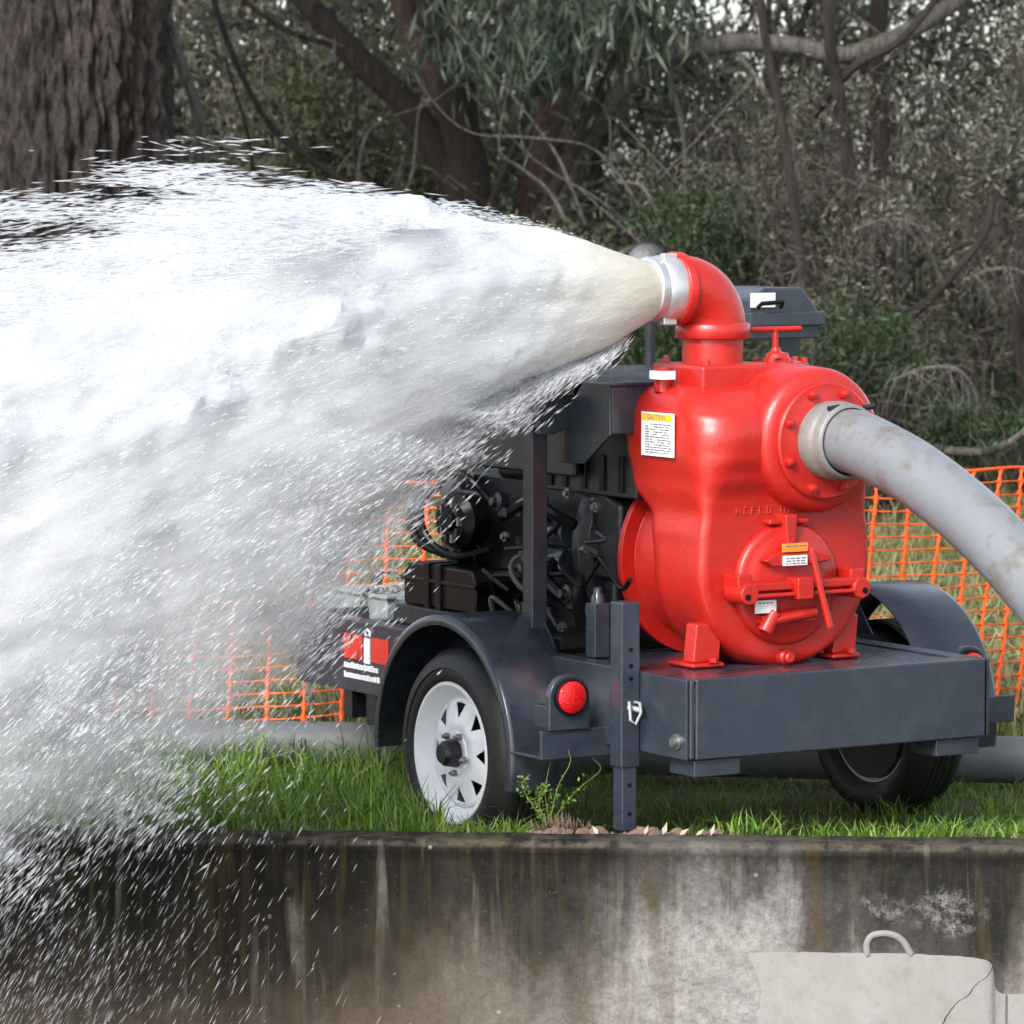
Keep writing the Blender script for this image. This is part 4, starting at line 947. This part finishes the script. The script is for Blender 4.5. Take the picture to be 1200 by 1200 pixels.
scrub((.2, 25.0, 1.0), (.55, .5, .75), 'olive bush below the reddish trunk', m_olive, 7000, 300, [], .06, .014, nc=34, cr=.10)
scrub((-.75, 26.9, 1.75), (.62, .5, .42), 'olive bush left of the forked trunk', m_olive, 7000, 260, [([(-.9, 24, 1.80), (-1.27, 24, 2.07), (-1.46, 24, 2.35), (-1.62, 24, 2.75), (-1.69, 24, 3.1)], .02, .016)], .06, .014, nc=34, cr=.10)
scrub((-1.35, 26.7, 2.1), (.50, .5, .6), 'yellowish green bush between the massive trunk and the forked tree', m_olive, 6000, 260, [([(-1.5, 23.6, 1.2), (-1.4, 23.5, 1.9), (-1.55, 23.4, 2.5)], .014, .006)], .07, .015, nc=30, cr=.10)
# drooping dead twig sprays
for (x, y, z, lab) in ((2.0, 23.4, 1.62, 'pale dead drooping twigs in the scrub right of centre'), (2.03, 21.2, .92, 'pale dead drooping twigs just above the suction hose'), (2.62, 23.6, 1.35, 'pale dead drooping twigs near the right edge')):
    t = empty('dead_branch', (x, y, z), label=lab, cat='dead branch')
    m = M(); limb(m, [(.35, .3, -.35), (.2, .1, -.05), (.02, 0, 0), (-.16, -.02, -.06)], .016, .008, 6); m.build('limb', m_barkg, t)
    n = 46; p0 = np.stack([rng.uniform(-.16, .2, n), rng.uniform(-.08, .1, n), rng.uniform(-.05, .02, n)], 1); d0 = rng.normal(size=(n, 3)) * .7; d0[:, 2] = -.2
    V, F, _ = twig_arrays(p0, d0, rng.uniform(.15, .4, n), np.full(n, .0045), 6, .22, .35); put('twigs', np_mesh('twigs', V, F), m_barkg, t)['kind'] = 'stuff'
t = empty('fallen_log', (0, 0, 0), label='pale fallen branch poking out behind the discharge coupling', cat='log')
m = M(); limb(m, [(.2, 24, 1.20), (.47, 24, 1.35), (.60, 24, 1.42), (.70, 24.3, 1.45), (.8, 24.8, 1.4)], .018, .024, 8); m.build('log_body', m_barkg, t)
# --- distant woodland behind: many leaves and thin trunks, one mass
parts = []
def wall_of_leaves(n, y0, y1, z0, z1, xw, L, Wd, gapf):
    P = np.stack([rng.uniform(-1, 1, n), rng.uniform(y0, y1, n), rng.uniform(z0, z1, n)], 1); P[:, 0] *= xw * P[:, 1] / y0
    # gaps: drop leaves where a smooth noise is high, more towards the top
    g = np.array([mnoise.noise(Vector((p[0] * 1.1, p[1] * .25, p[2] * 1.1))) + .5 * mnoise.noise(Vector((p[0] * 3.3, p[1] * .3, p[2] * 3.3 + 7))) for p in P])
    top = np.clip((P[:, 2] - 1.2) / 1.6, 0, 1)
    return P[g < gapf - .12 - .36 * top * (P[:, 0] > .2)]
for mt, seedn, n, gp, nm in ((m_olive, 1, 62000, .56, 'woodland_olive'), (m_gum, 2, 50000, .54, 'woodland_gum'), (m_greybrown, 3, 66000, .58, 'woodland_dry')):
    P = wall_of_leaves(n, 27.5, 36, -.1, 4.6, 4.4, .1, .02, gp)
    P = P + rng.normal(size=P.shape) * .02
    o = put('woodland_foliage', np_mesh(nm, *leaf_arrays(P, .13, .032, .5)), mt, None)
    tag(o, {1: 'far olive scrub foliage filling the woodland', 2: 'far grey green gum foliage filling the woodland', 3: 'far dry brown scrub foliage filling the woodland'}[seedn], 'woodland', kind='stuff')
m = M()
for i in range(26):
    y = rng.uniform(28, 38); x = rng.uniform(-4.6, 4.6) * y / 30; ln = rng.uniform(-1.6, 1.6); w1, w2, w3 = rng.normal(0, .22, 3)
    limb(m, [(x, y, -.1), (x + ln * .2 + w1, y, .9), (x + ln * .5 + w2, y, 1.8), (x + ln * .8 + w3, y, 2.7), (x + ln * 1.3, y, 4.2), (x + ln * 1.5, y, 6)], rng.uniform(.025, .075), .02, 6, 4)
tag(m.build('woodland_trunks', m_barkd), 'thin dark trunks standing far back in the woodland', 'woodland', kind='stuff')
n = 5200
p0 = np.stack([rng.uniform(-3.6, 4.0, n), rng.uniform(25.5, 31, n), rng.uniform(0, 3.4, n)], 1); d0 = rng.normal(size=(n, 3)); d0[:, 2] = np.abs(d0[:, 2])
V, F, _ = twig_arrays(p0, d0, rng.uniform(.3, 1.1, n), rng.uniform(.003, .009, n), 5, .3, .05)
tag(put('woodland_twigs', np_mesh('woodland_twigs', V, F), m_twig), 'tangle of bare grey twigs all through the woodland', 'woodland', kind='stuff')
m = M()
for i in range(54):
    x = rng.uniform(-.2, 3.4) if i < 44 else rng.uniform(-2.2, -.4); y = rng.uniform(24.2, 26.5); z = rng.uniform(.2, 1.9); dx = rng.normal(0, .45); pts = [(x, y, z)]
    for j in range(4): dx += rng.normal(0, .25); x += dx * .5; z += rng.uniform(.05, .5); y += rng.normal(0, .1); pts.append((x, y, z))
    limb(m, pts, rng.uniform(.008, .022), .004, 6, 5, .3)
tag(m.build('bare_branches', m_barkg), 'pale crooked bare branches tangled through the scrub', 'branches', kind='stuff')
# understorey mass, dense and dark up to about 1 m
P = np.stack([rng.uniform(-3.8, 4.2, 40000), rng.uniform(25.2, 28.5, 40000), np.abs(rng.normal(0, .55, 40000)) - .1], 1)
tag(put('undergrowth', np_mesh('undergrowth', *leaf_arrays(P, .10, .022, 0)), m_olive), 'low dark undergrowth along the foot of the trees', 'undergrowth', kind='stuff')

# --- grass
def blades(P, h, wd, lean=.35, curl=.3, r=rng):
    n = len(P); a = r.uniform(0, 2 * math.pi, n); dx = np.stack([np.cos(a), np.sin(a), np.zeros(n)], 1); ld = r.normal(size=(n, 3)) * lean; ld[:, 2] = 0
    h = h.reshape(-1, 1); up = np.array([0, 0, 1.0]); wd = np.asarray(wd).reshape(-1, 1)
    mid = P + up * h * .55 + ld * h * .4; tip = P + up * h * (1 - np.clip(np.linalg.norm(ld, axis=1, keepdims=True), 0, .7) * .5) + ld * h * (1 + curl)
    V = np.stack([P - dx * wd, P + dx * wd, mid + dx * wd * .8, mid - dx * wd * .8, tip + dx * wd * .12, tip - dx * wd * .12], 1).reshape(-1, 3)
    b = (np.arange(n) * 6)[:, None]; F = np.concatenate([b + np.array([[0, 1, 2, 3]]), b + np.array([[3, 2, 4, 5]])], 0)
    return V, F
def gzv(P): return np.array([gz(p[0], p[1]) for p in P])
def scatter(n, x0, x1, b0, b1, keep=None):
    x = rng.uniform(x0, x1, n); b = rng.uniform(0, 1, n) ** 1.2 * (b1 - b0) + b0; y = 11.68 - .0746 * (x + 1.382) + WALL_T + b
    P = np.stack([x, y, np.zeros(n)], 1)
    if keep is not None: P = P[keep(P)]
    P[:, 2] = gzv(P) - .004; return P
nz = lambda P, s, o=0: np.array([mnoise.noise(Vector((p[0] * s, p[1] * s, o))) for p in P])
def soilish(P):
    # bare soil round the jack leg, by the wheel and thin beneath the trailer
    d1 = np.hypot((P[:, 0] - .30) / .34, (P[:, 1] - 11.78) / .10); d2 = np.hypot((P[:, 0] + .42) / .22, (P[:, 1] - 12.15) / .25)
    return np.minimum(d1, d2)
# fine lawn everywhere
P = scatter(52000, -2.3, 2.3, 0.0, 5.2, lambda P: (nz(P, 1.4, 3) + nz(P, 5, 4) * .6 > -.42) & (soilish(P) > 1 + .2 * nz(P, 9)) & (rng.uniform(0, 1, len(P)) < np.where((P[:, 1] > 12.3) & (P[:, 0] > -.2) & (P[:, 0] < 1.4), .75, 1)))
h = rng.uniform(.015, .065, len(P)) * (1 + 1.1 * np.clip(nz(P, 2.5, 8), -0.5, 1))
tag(put('lawn_grass', np_mesh('lawn', *blades(P, h, .0022 + 0 * h, .45)), m_grass), 'short bright green grass behind the wall', 'grass', kind='stuff')
# longer tufts at the left of the wheel and along the pipe
cen = scatter(190, -1.9, -.25, .15, 2.2); cen = np.concatenate([cen, scatter(45, -.55, .15, .02, .45), scatter(110, .45, 1.9, .02, .3), scatter(40, 1.1, 2.0, .6, 2)])
i = rng.integers(0, len(cen), 9500); P = cen[i] + rng.normal(size=(9500, 3)) * np.array([.035, .035, 0]); P = P[P[:, 1] > wall_front_y(P[:, 0]) + WALL_T - .01]; P = P[soilish(P) > .95]; P[:, 2] = gzv(P) - .004
fac = np.where(P[:, 0] < -.2, 1.6, .85)
h = rng.uniform(.05, .15, len(P)) * fac
tag(put('grass_tufts', np_mesh('grass_tufts', *blades(P, h, .0032 + 0 * h, .42)), m_grass), 'long bright green grass tufts left of the wheel', 'grass', kind='stuff')
# dry straw bits in the lawn
P = scatter(7000, -2.2, 2.2, 0, 2.6); h = rng.uniform(.02, .09, len(P))
tag(put('dry_stalks', np_mesh('dry_stalks', *blades(P, h, .0018 + 0 * h, .9)), m_dry), 'scattered dry straw stalks in the green grass', 'dry grass', kind='stuff')
# rough dry grass beyond the fence
n = 42000; P = np.stack([rng.uniform(-2.9, 3.4, n), 14.7 + rng.uniform(0, 1, n) ** 1.3 * 11, np.full(n, -.09)], 1); P = P[nz(P, .8, 5) + .5 * nz(P, 3, 6) > -.35]
h = rng.uniform(.08, .32, len(P)) * (1 + .6 * nz(P, 1.2, 2))
tag(put('rough_grass', np_mesh('rough_grass', *blades(P, h, .005 + 0 * h, .5)), m_dry), 'rough half dry grass beyond the orange fence', 'grass', kind='stuff')
# pale timber sleeper lying beyond the fence at the right
k_ = M().box(.9, 5.5, 15.9, 16.1, -.1, .06); tag(k_.build('timber_edge', m_barkg, None, .01), 'weathered grey timber edging lying beyond the orange fence', 'timber')
# --- soil clods, stones and leaf litter by the jack leg
def clod(s_, seed):
    bm = bmesh.new(); bmesh.ops.create_icosphere(bm, subdivisions=2, radius=s_)
    for v in bm.verts: v.co *= 1 + .45 * mnoise.noise(v.co / s_ * 1.3 + Vector((seed, 0, 0))); v.co.z *= .7
    me = bpy.data.meshes.new('clod'); bm.to_mesh(me); bm.free(); return me
k = N('reddish_soil'); c = k.co(); n2 = k.noise(c, 60, 5, .7); k.l(k.mix(n2, (.07, .04, .028), (.26, .17, .13)), k.b.inputs['Base Color']); k.b.inputs['Roughness'].default_value = 1; k.bump(n2, .8, .01); m_soil = k.m
rc = random.Random(3)
bmj = M()
bm = bmesh.new()
for i in range(130):
    x = rc.choice([rc.gauss(.10, .05), rc.gauss(.24, .05), rc.gauss(.36, .05), rc.gauss(.45, .12)]); b = abs(rc.gauss(.01, .055)) ; s_ = rc.choice([.005, .006, .008, .010, .014, .024]) * rc.uniform(.8, 1.2)
    me = clod(s_, i); o = Matrix.Translation((x, wall_front_y(x) + WALL_T - .05 + b + .02, WALL_Z + s_ * .3 - .004 - (.05 if b > .06 else 0))); me.transform(o); bm.from_mesh(me)
me = bpy.data.meshes.new('soil_clods'); bm.to_mesh(me); bm.free(); tag(put('soil_clods', me, m_soil), 'reddish soil clods round the foot of the jack leg', 'soil', kind='stuff')
m_litter = plain('pale_leaf', (.55, .50, .38), .6)
for i, x in enumerate((.235, .41, .455, .50, .54, .36)):
    m = M(); a = rc.uniform(.5, 1.3) if i else 2.2; L_ = rc.uniform(.018, .026); 
    pts = [Vector((0, 0, 0)), Vector((.35, .16, .03)), Vector((1, 0, .0)), Vector((.35, -.16, .03))]
    up = Vector((math.cos(a), -.2, math.sin(a))).normalized(); sd_ = Vector((-math.sin(a), -.3, math.cos(a))).normalized(); th = Vector((0, .0012, 0))
    P_ = [up * (p.x * L_ * 1.6) + sd_ * (p.y * L_ * 2) for p in pts]
    m.add([p - th for p in P_] + [p + th for p in P_], [(0, 1, 2, 3), (7, 6, 5, 4), (0, 4, 5, 1), (1, 5, 6, 2), (2, 6, 7, 3), (3, 7, 4, 0)])
    o = m.build('fallen_leaf', m_litter); o.location = (x, wall_front_y(x) + WALL_T - .06, WALL_Z + .006)
    tag(o, 'pale fallen leaf on the wall top beside the jack leg', 'leaf', 'pale fallen leaves by the jack leg')
# clump of dry clippings and a weed at the wheel
P = np.array([(.135, 11.80, .045)]) + rng.normal(size=(260, 3)) * np.array([.028, .02, .004]); h = rng.uniform(.04, .085, 260)
tag(put('dry_tussock', np_mesh('dry_tussock', *blades(P, h, .002 + 0 * h, .5, -.5)), leafmat('brown_straw', [(.07, .045, .03), (.16, .11, .08), (.28, .2, .15)], .9)), 'small brown heap of dead grass between wheel and jack leg', 'dead grass', kind='stuff')
wd_ = empty('weed_plant', (.10, 11.86, .02), label='thin climbing weed with small green leaves between wheel and jack leg', cat='weed')
m = M()
tips = []
for a, b, hh in ((.0, .05, .28), (.05, -.02, .33), (-.06, .02, .24), (.12, 0, .30), (-.02, 0, .2)):
    tips += limb(m, [(0, 0, 0), (a * .2, b * .5, hh * .3), (a * .9 - .01, b, hh * .62), (a * 1.5, b, hh * .86), (a * 1.2 + .01, b, hh)], .0028, .0012, 5, 6, 0)
m.build('stem', m_dry, wd_); wd_.scale = (.8, .8, .8)
P = np.array([tuple(t_) for t_ in tips if t_.z < .22]); P = np.repeat(P, 4, 0) + rng.normal(size=(len(P) * 4, 3)) * .010
put('leaves', np_mesh('weed_leaves', *leaf_arrays(P, .018, .010, 0)), m_grass, wd_)['kind'] = 'stuff'
#--WATER--
# ================================================================== WATER
# frame of the jet: s metres away from the coupling (to the trailer's left), q sideways, z up
JO = Vector((0.37995, 12.10329, 0)); JD = Vector((-math.cos(R(31.3)), -math.sin(R(31.3)), 0)); JQ = Vector((-math.sin(R(31.3)), math.cos(R(31.3)), 0))
top_e = np.array([(-.02, 1.628), (0.012, 1.626), (0.168, 1.668), (0.335, 1.713), (0.554, 1.758), (0.768, 1.78), (0.979, 1.775), (1.134, 1.75), (1.287, 1.72), (1.413, 1.70), (1.538, 1.66), (1.735, 1.62), (1.976, 1.60), (2.211, 1.55), (2.6, 1.45)])
core_e = np.array([(-.02, 1.462), (0.012, 1.455), (0.167, 1.376), (0.307, 1.332), (0.445, 1.281), (0.608, 1.204), (0.769, 1.185), (0.981, 1.146), (1.24, 1.064), (1.494, 0.983), (1.742, 0.882), (1.985, 0.783), (2.224, 0.664), (2.6, 0.491)])
spray_e = np.array([(-.02, 1.455), (0.012, 1.45), (0.167, 1.369), (0.307, 1.301), (0.43, 1.22), (0.57, 1.12), (0.716, 0.99), (0.877, 0.86), (1.036, 0.70), (1.166, 0.55), (1.347, 0.38), (1.624, 0.202), (1.992, 0.141), (2.231, 0.051), (2.6, -0.049)])
f_top = lambda s: np.interp(s, top_e[:, 0], top_e[:, 1]); f_core = lambda s: np.interp(s, core_e[:, 0], core_e[:, 1]); f_spray = lambda s: np.interp(s, spray_e[:, 0], spray_e[:, 1])
NZ = 1.545
def j2w(s, q, z):
    return np.stack([JO.x + JD.x * s + JQ.x * q, JO.y + JD.y * s + JQ.y * q, z], 1)
def noise2(x, y, seed):
    """tiling value noise, vectorised"""
    r = np.random.default_rng(seed); G = r.uniform(0, 1, (64, 64)); xi = np.floor(x).astype(int); yi = np.floor(y).astype(int); fx = x - xi; fy = y - yi; fx = fx * fx * (3 - 2 * fx); fy = fy * fy * (3 - 2 * fy)
    g = lambda a, b: G[a % 64, b % 64]
    return (g(xi, yi) * (1 - fx) + g(xi + 1, yi) * fx) * (1 - fy) + (g(xi, yi + 1) * (1 - fx) + g(xi + 1, yi + 1) * fx) * fy
def fbm(x, y, seed, o=4):
    v = 0; a = .5
    for i in range(o): v = v + a * noise2(x * 2 ** i, y * 2 ** i, seed + i); a *= .55
    return v
def slope_dir(s, z, jit=.12):
    """unit velocity in the (s,z) plane: rays from the nozzle bent down by gravity"""
    ray = (z - NZ) / np.maximum(s, .05); sl = np.clip(ray, -1.6, .6) * .75 - .16 * s - .08 + rng.normal(0, jit, len(s))
    v = np.stack([np.ones_like(sl), sl], 1); return v / np.linalg.norm(v, axis=1, keepdims=True)
def streaks(s, q, z, L, th, vdir):
    """elongated drops: spindles with three sided waist, 6 triangles each"""
    n = len(s); c = j2w(s, q, z)
    d = vdir[:, :1] * np.array([[JD.x, JD.y, 0]]) + vdir[:, 1:] * np.array([[0, 0, 1.0]]) + np.array([[JQ.x, JQ.y, 0]]) * rng.normal(0, .12, (n, 1)); d = unit(d)
    a = unit(np.cross(d, rng.normal(size=(n, 3)))); b = np.cross(d, a); L = L.reshape(-1, 1); th = th.reshape(-1, 1)
    mid = c + d * L * rng.uniform(-.2, .2, (n, 1))
    V = np.stack([c - d * L / 2, mid + a * th, mid - a * th * .5 + b * th * .87, mid - a * th * .5 - b * th * .87, c + d * L / 2], 1).reshape(-1, 3)
    f = np.array([[0, 2, 1], [0, 3, 2], [0, 1, 3], [4, 1, 2], [4, 2, 3], [4, 3, 1]]); F = (f[None] + (np.arange(n) * 5)[:, None, None]).reshape(-1, 3)
    return V, F
def wmat(name, c0, c1, transl, clear=0):
    k = N(name); n1 = k.noise(k.co(), 2.2, 3); c = k.mix(n1, c0, c1)
    k.l(c, k.b.inputs['Base Color']); k.b.inputs['Roughness'].default_value = .45; k.b.inputs['Specular IOR Level'].default_value = .4
    t = k.n('BsdfTranslucent'); k.l(c, t.inputs[0]); mx = k.n('MixShader'); mx.inputs[0].default_value = transl
    k.l(k.b.outputs[0], mx.inputs[1]); k.l(t.outputs[0], mx.inputs[2])
    if clear:
        tp = k.n('BsdfTransparent'); m2 = k.n('MixShader'); m2.inputs[0].default_value = clear; k.l(mx.outputs[0], m2.inputs[1]); k.l(tp.outputs[0], m2.inputs[2]); k.l(m2.outputs[0], k.out.inputs[0])
    else: k.l(mx.outputs[0], k.out.inputs[0])
    return k
kw = wmat('aerated_water', (.88, .905, .94), (.91, .925, .94), .45, .68); m_drop = kw.m
# aerated core: creamy near the coupling, white further on
kc = wmat('jet_core_water', (.90, .90, .88), (.80, .82, .85), .35)
sd_ = kc.n('VectorMath', operation='DOT_PRODUCT'); kc.l(kc.co(), sd_.inputs[0]); sd_.inputs[1].default_value = tuple(JD)
cb_ = kc.n('VectorMath', operation='DOT_PRODUCT'); kc.l(kc.co(), cb_.inputs[0]); cb_.inputs[1].default_value = tuple(JQ); sz_ = kc.n('SeparateXYZ'); kc.l(kc.co(), sz_.inputs[0]); cx_ = kc.n('CombineXYZ'); kc.l(kc.math('MULTIPLY', sd_.outputs['Value'], 5.0), cx_.inputs[0]); kc.l(kc.math('MULTIPLY', cb_.outputs['Value'], 38.0), cx_.inputs[1]); kc.l(kc.math('MULTIPLY', kc.math('ADD', sz_.outputs[2], kc.math('MULTIPLY', sd_.outputs['Value'], .15)), 38.0), cx_.inputs[2])
kc.bump(kc.noise(cx_.outputs[0], 1.0, 6, .65, .4), .55, .012)
silt = kc.ramp(kc.math('SUBTRACT', sd_.outputs['Value'], JD.dot(JO)), [(0.0, (.60, .56, .43)), (.25, (.72, .70, .61)), (.6, (.70, .725, .76))]); kc.l(silt, kc.b.inputs['Base Color'])
spray = empty('water_spray', (0, 0, 0), label='huge white fan of water spraying left from the pump discharge', cat='water spray')
spray['kind'] = 'stuff'
rr = []
SS = np.concatenate([np.linspace(-.03, .5, 40), np.linspace(.52, 2.6, 90)])
for s in SS:
    t_, b_ = f_top(s), f_core(s); shrink = np.clip((s - .3) / 1.2, 0, 1); b_ = b_ + (t_ - b_) * (.04 + .06 * shrink) * min(1, max(0, s - .1) * 3); t_ = t_ - .03 * shrink
    hw = .082 + .20 * max(s, 0) ** .9; ring = []
    for i in range(80):
        a = 2 * math.pi * i / 80; ca, sa = math.cos(a), math.sin(a)
        q = hw * ca; z = (t_ + b_) / 2 + (t_ - b_) / 2 * sa
        am = min(1, max(0, s - .02) * 2.2)
        fr = np.clip((s - .15) / .9, 0, 1); nn = mnoise.fractal(Vector((s * 2.2, q * 6 + 3, z * 7)), .75, 2.1, 5) * .085 * am * (.18 + .82 * fr) + mnoise.noise(Vector((s * 5, q * 26, z * 26))) * .006 * am
        zz = z + nn * (sa if abs(sa) > .2 else sa) ; qq = q + nn * ca
        p = JO + JD * s + JQ * qq; ring.append((p.x, p.y, zz))
    rr.append(ring)
core = M().rings(rr).build('jet_core', kc.m, spray, angle=180); core['kind'] = 'stuff'
P_, L_, T_, D_ = [], [], [], []
def emit(s, z, q, L, th, vd): 
    V, F = streaks(s, q, z, L, th, vd); P_.append((V, F))
# A: dense band covering the core
n = 50000
s = rng.uniform(0, 1, n) ** .8 * 2.55; t_, b_ = f_top(s), f_core(s); v = rng.uniform(-.04, 1.05, n); z = t_ + (b_ - t_) * v
hw = .085 + .24 * s ** .9; a = rng.uniform(-1, 1, n); q = hw * np.sqrt(np.clip(1 - (2 * v - 1) ** 2, 0.05, 1)) * a
# keep the ones at the shell of the core
keep = (np.abs(a) > .55) | (v < .12) | (v > .8); keep &= (s > .30) | (rng.uniform(0, 1, n) < s / .30)
s, z, q, v = s[keep], z[keep], q[keep], v[keep]
k1 = rng.uniform(0, 1, len(s)) ; fine = np.clip(s / .8, .25, 1)
vd = slope_dir(s, z, .08); vd[:, 1] *= .7
z = z + rng.normal(0, 1, len(s)) * .012 * s
emit(s, z, q, rng.uniform(.02, .055, len(s)) * fine, rng.uniform(.0014, .0045, len(s)) * fine, vd)
# B: curtain below, clumped along the rays from the nozzle
n = 520000
s = rng.uniform(0, 1, n) ** .75 * 2.55 + .1; b0 = f_core(s); b1 = f_spray(s); v = rng.uniform(-.25, 1.12, n); z = b0 + (b1 - b0) * v
q = rng.normal(0, 1, n) * (.02 + .13 * s)
ang = np.arctan2(NZ - z, s); rad = np.hypot(s, NZ - z)
cl = fbm(ang * 15 + rad * 1.5, rad * 7 - ang * 2, 11, 4) ; cl2 = fbm(ang * 40 + 9, rad * 16, 31, 3)
dens = 1.25 * np.clip(1.15 - .80 * np.clip(v, 0, 2), 0, 1) * np.clip((cl - .42 - .05 * np.clip(v, 0, 1)) * 7, 0.02, 1) * np.clip((cl2 - .25) * 3.2, .08, 1)
dens *= np.where(v > .8, np.clip((1.15 - v) / .35, 0, 1), 1)
keep = rng.uniform(0, 1, n) < dens * .60
s, z, q = s[keep], z[keep], q[keep]
emit(s, z, q, rng.uniform(.015, .06, len(s)), rng.uniform(.0010, .0034, len(s)), slope_dir(s, z, .14))
# C: ragged splashes above the jet on the left
n = 150000
s = rng.uniform(.55, 2.5, n); hgt = np.interp(s, [.5, .9, 1.1, 1.25, 1.40, 1.5, 1.62, 1.8, 2.5], [.02, .06, .10, .17, .36, .35, .30, .27, .26]); v = rng.uniform(0, 1, n) ** 1.5; z = f_top(s) - .05 + (hgt + .05) * v
q = rng.normal(0, 1, n) * (.05 + .12 * s); cl = fbm(s * 7, z * 22, 55, 4)
keep = rng.uniform(0, 1, n) < np.clip((cl - .58 + .24 * (1 - v)) * 6, 0, 1) * (1.05 - v) * .6
s, z, q = s[keep], z[keep], q[keep]; vd = slope_dir(s, z, .12); vd[:, 1] = vd[:, 1] * .4 + .05 + rng.normal(0, .08, len(s))
emit(s, z, q, rng.uniform(.02, .085, len(s)), rng.uniform(.0012, .0038, len(s)), unit(vd))
# D: falling veil in front of the wall at the lower left, and stray drops
n = 190000
s = rng.uniform(.75, 2.6, n); z = rng.uniform(-.75, .60, n); q = rng.normal(0, .30, n)
cl = fbm(s * 14 + z * 6, z * 9 - s * 5, 77, 5)
dens = np.clip((s - 1.05 - .10 * np.clip(.3 - z, 0, 1)) / 1.35, 0, 1) ** 1.5 * np.clip((cl - .42) * 6, 0.04, 1) * np.clip((z - -.9) * .9, .25, 1)
keep = rng.uniform(0, 1, n) < dens * .42
s, z, q = s[keep], z[keep], q[keep]; m_ = len(s); sl = -1.5 + rng.normal(0, .3, m_); vd = unit(np.stack([np.ones(m_), sl], 1))
emit(s, z, q, rng.uniform(.010, .055, m_), rng.uniform(.0005, .0019, m_) * rng.uniform(.6, 1.3, m_), vd)
V, F = stack(P_)
print('streak triangles', len(F))
dr = put('droplets', np_mesh('droplets', V, F), m_drop, spray); dr['kind'] = 'stuff'

# fine mist between the drops: one closed body of scattering air and water
kv = N('fine_mist'); kv.t.nodes.remove(kv.b)
tc = kv.n('TexCoord'); 
def vdot(vec, a, off):
    d = kv.n('VectorMath', operation='DOT_PRODUCT'); kv.l(vec, d.inputs[0]); d.inputs[1].default_value = a; return kv.math('SUBTRACT', d.outputs['Value'], off)
oc = tc.outputs['Object']
S_ = vdot(oc, tuple(JD), JD.dot(JO)); Q_ = vdot(oc, tuple(JQ), JQ.dot(JO)); Z_ = vdot(oc, (0, 0, 1), 0)
def curve(sock, tab):
    """table lookup: s in 0..2.6 -> height in -0.5..2"""
    fc = kv.n('FloatCurve'); cv = fc.mapping.curves[0]; pts = [(min(max(a / 2.6, 0), 1), (b + .5) / 2.5) for a, b in tab if a >= 0]
    while len(cv.points) < len(pts): cv.points.new(.5, .5)
    for p_, (a, b) in zip(cv.points, pts): p_.location = (a, b); p_.handle_type = 'VECTOR'
    fc.mapping.update(); kv.l(kv.math('DIVIDE', sock, 2.6, True), fc.inputs['Value']); return kv.math('SUBTRACT', kv.math('MULTIPLY', fc.outputs[0], 2.5), .5)
tS, cS, bS = curve(S_, top_e), curve(S_, core_e), curve(S_, spray_e)
cb = kv.n('CombineXYZ'); kv.l(S_, cb.inputs[0]); kv.l(Q_, cb.inputs[1]); kv.l(kv.math('ADD', Z_, kv.math('MULTIPLY', S_, .35)), cb.inputs[2])
mp = kv.n('Mapping'); mp.inputs['Scale'].default_value = (2.4, 4.5, 7.0); kv.l(cb.outputs[0], mp.inputs[0])
nz_ = kv.noise(mp.outputs[0], 2.0, 6, .70, .2)
def sub(a, b): return kv.math('SUBTRACT', a, b)
rg = lambda x, lo, hi: kv.math('DIVIDE', sub(x, lo), hi - lo, True)
wob = kv.math('MULTIPLY', sub(nz_, .5), .30)
up = rg(kv.math('ADD', sub(kv.math('ADD', tS, kv.math('MULTIPLY', S_, .01)), Z_), kv.math('MULTIPLY', wob, kv.math('MULTIPLY', S_, .7, True))), 0.0, .10)          # fades at the top edge
lo = rg(kv.math('ADD', sub(Z_, bS), wob), 0.04, .74)                                        # thins to the lower edge
incore = rg(kv.math('ADD', sub(Z_, cS), wob), -.10, .10)
cb2 = kv.n('Mapping'); cb2.inputs['Scale'].default_value = (3.2, 1.6, 4.2); cb2.inputs['Rotation'].default_value = (0, R(20), 0); kv.l(cb.outputs[0], cb2.inputs[0]); nlow = kv.noise(cb2.outputs[0], 1.0, 4, .6, .6)
clump = kv.math('MULTIPLY', rg(nz_, .38, .60), rg(nlow, .34, .50))
dens = kv.math('MULTIPLY', kv.math('MULTIPLY', up, lo), kv.math('ADD', kv.math('MULTIPLY', incore, 2.0), kv.math('MULTIPLY', clump, 10.0)))
pv = kv.n('VolumePrincipled'); pv.inputs['Color'].default_value = (.996, .997, .999, 1); pv.inputs['Anisotropy'].default_value = 0; kv.l(dens, pv.inputs['Density']); kv.l(pv.outputs[0], kv.out.inputs['Volume'])
rr = []
for s in np.linspace(.02, 2.62, 50):
    t_, b_ = float(f_top(s)) + .09 * min(1, s * 1.2), float(f_spray(s)) - .06 * min(1, s * 2) ; hw = .085 + .26 * s ** .9
    rr.append([tuple(JO + JD * float(s) + JQ * (hw * math.cos(a)) + Vector((0, 0, (t_ + b_) / 2 + (t_ - b_) / 2 * math.copysign(abs(math.sin(a)) ** .8, math.sin(a))))) for a in np.linspace(0, 2 * math.pi, 40, endpoint=False)])
mist = M().rings(rr).build('mist', kv.m, spray, angle=180); mist['kind'] = 'stuff'
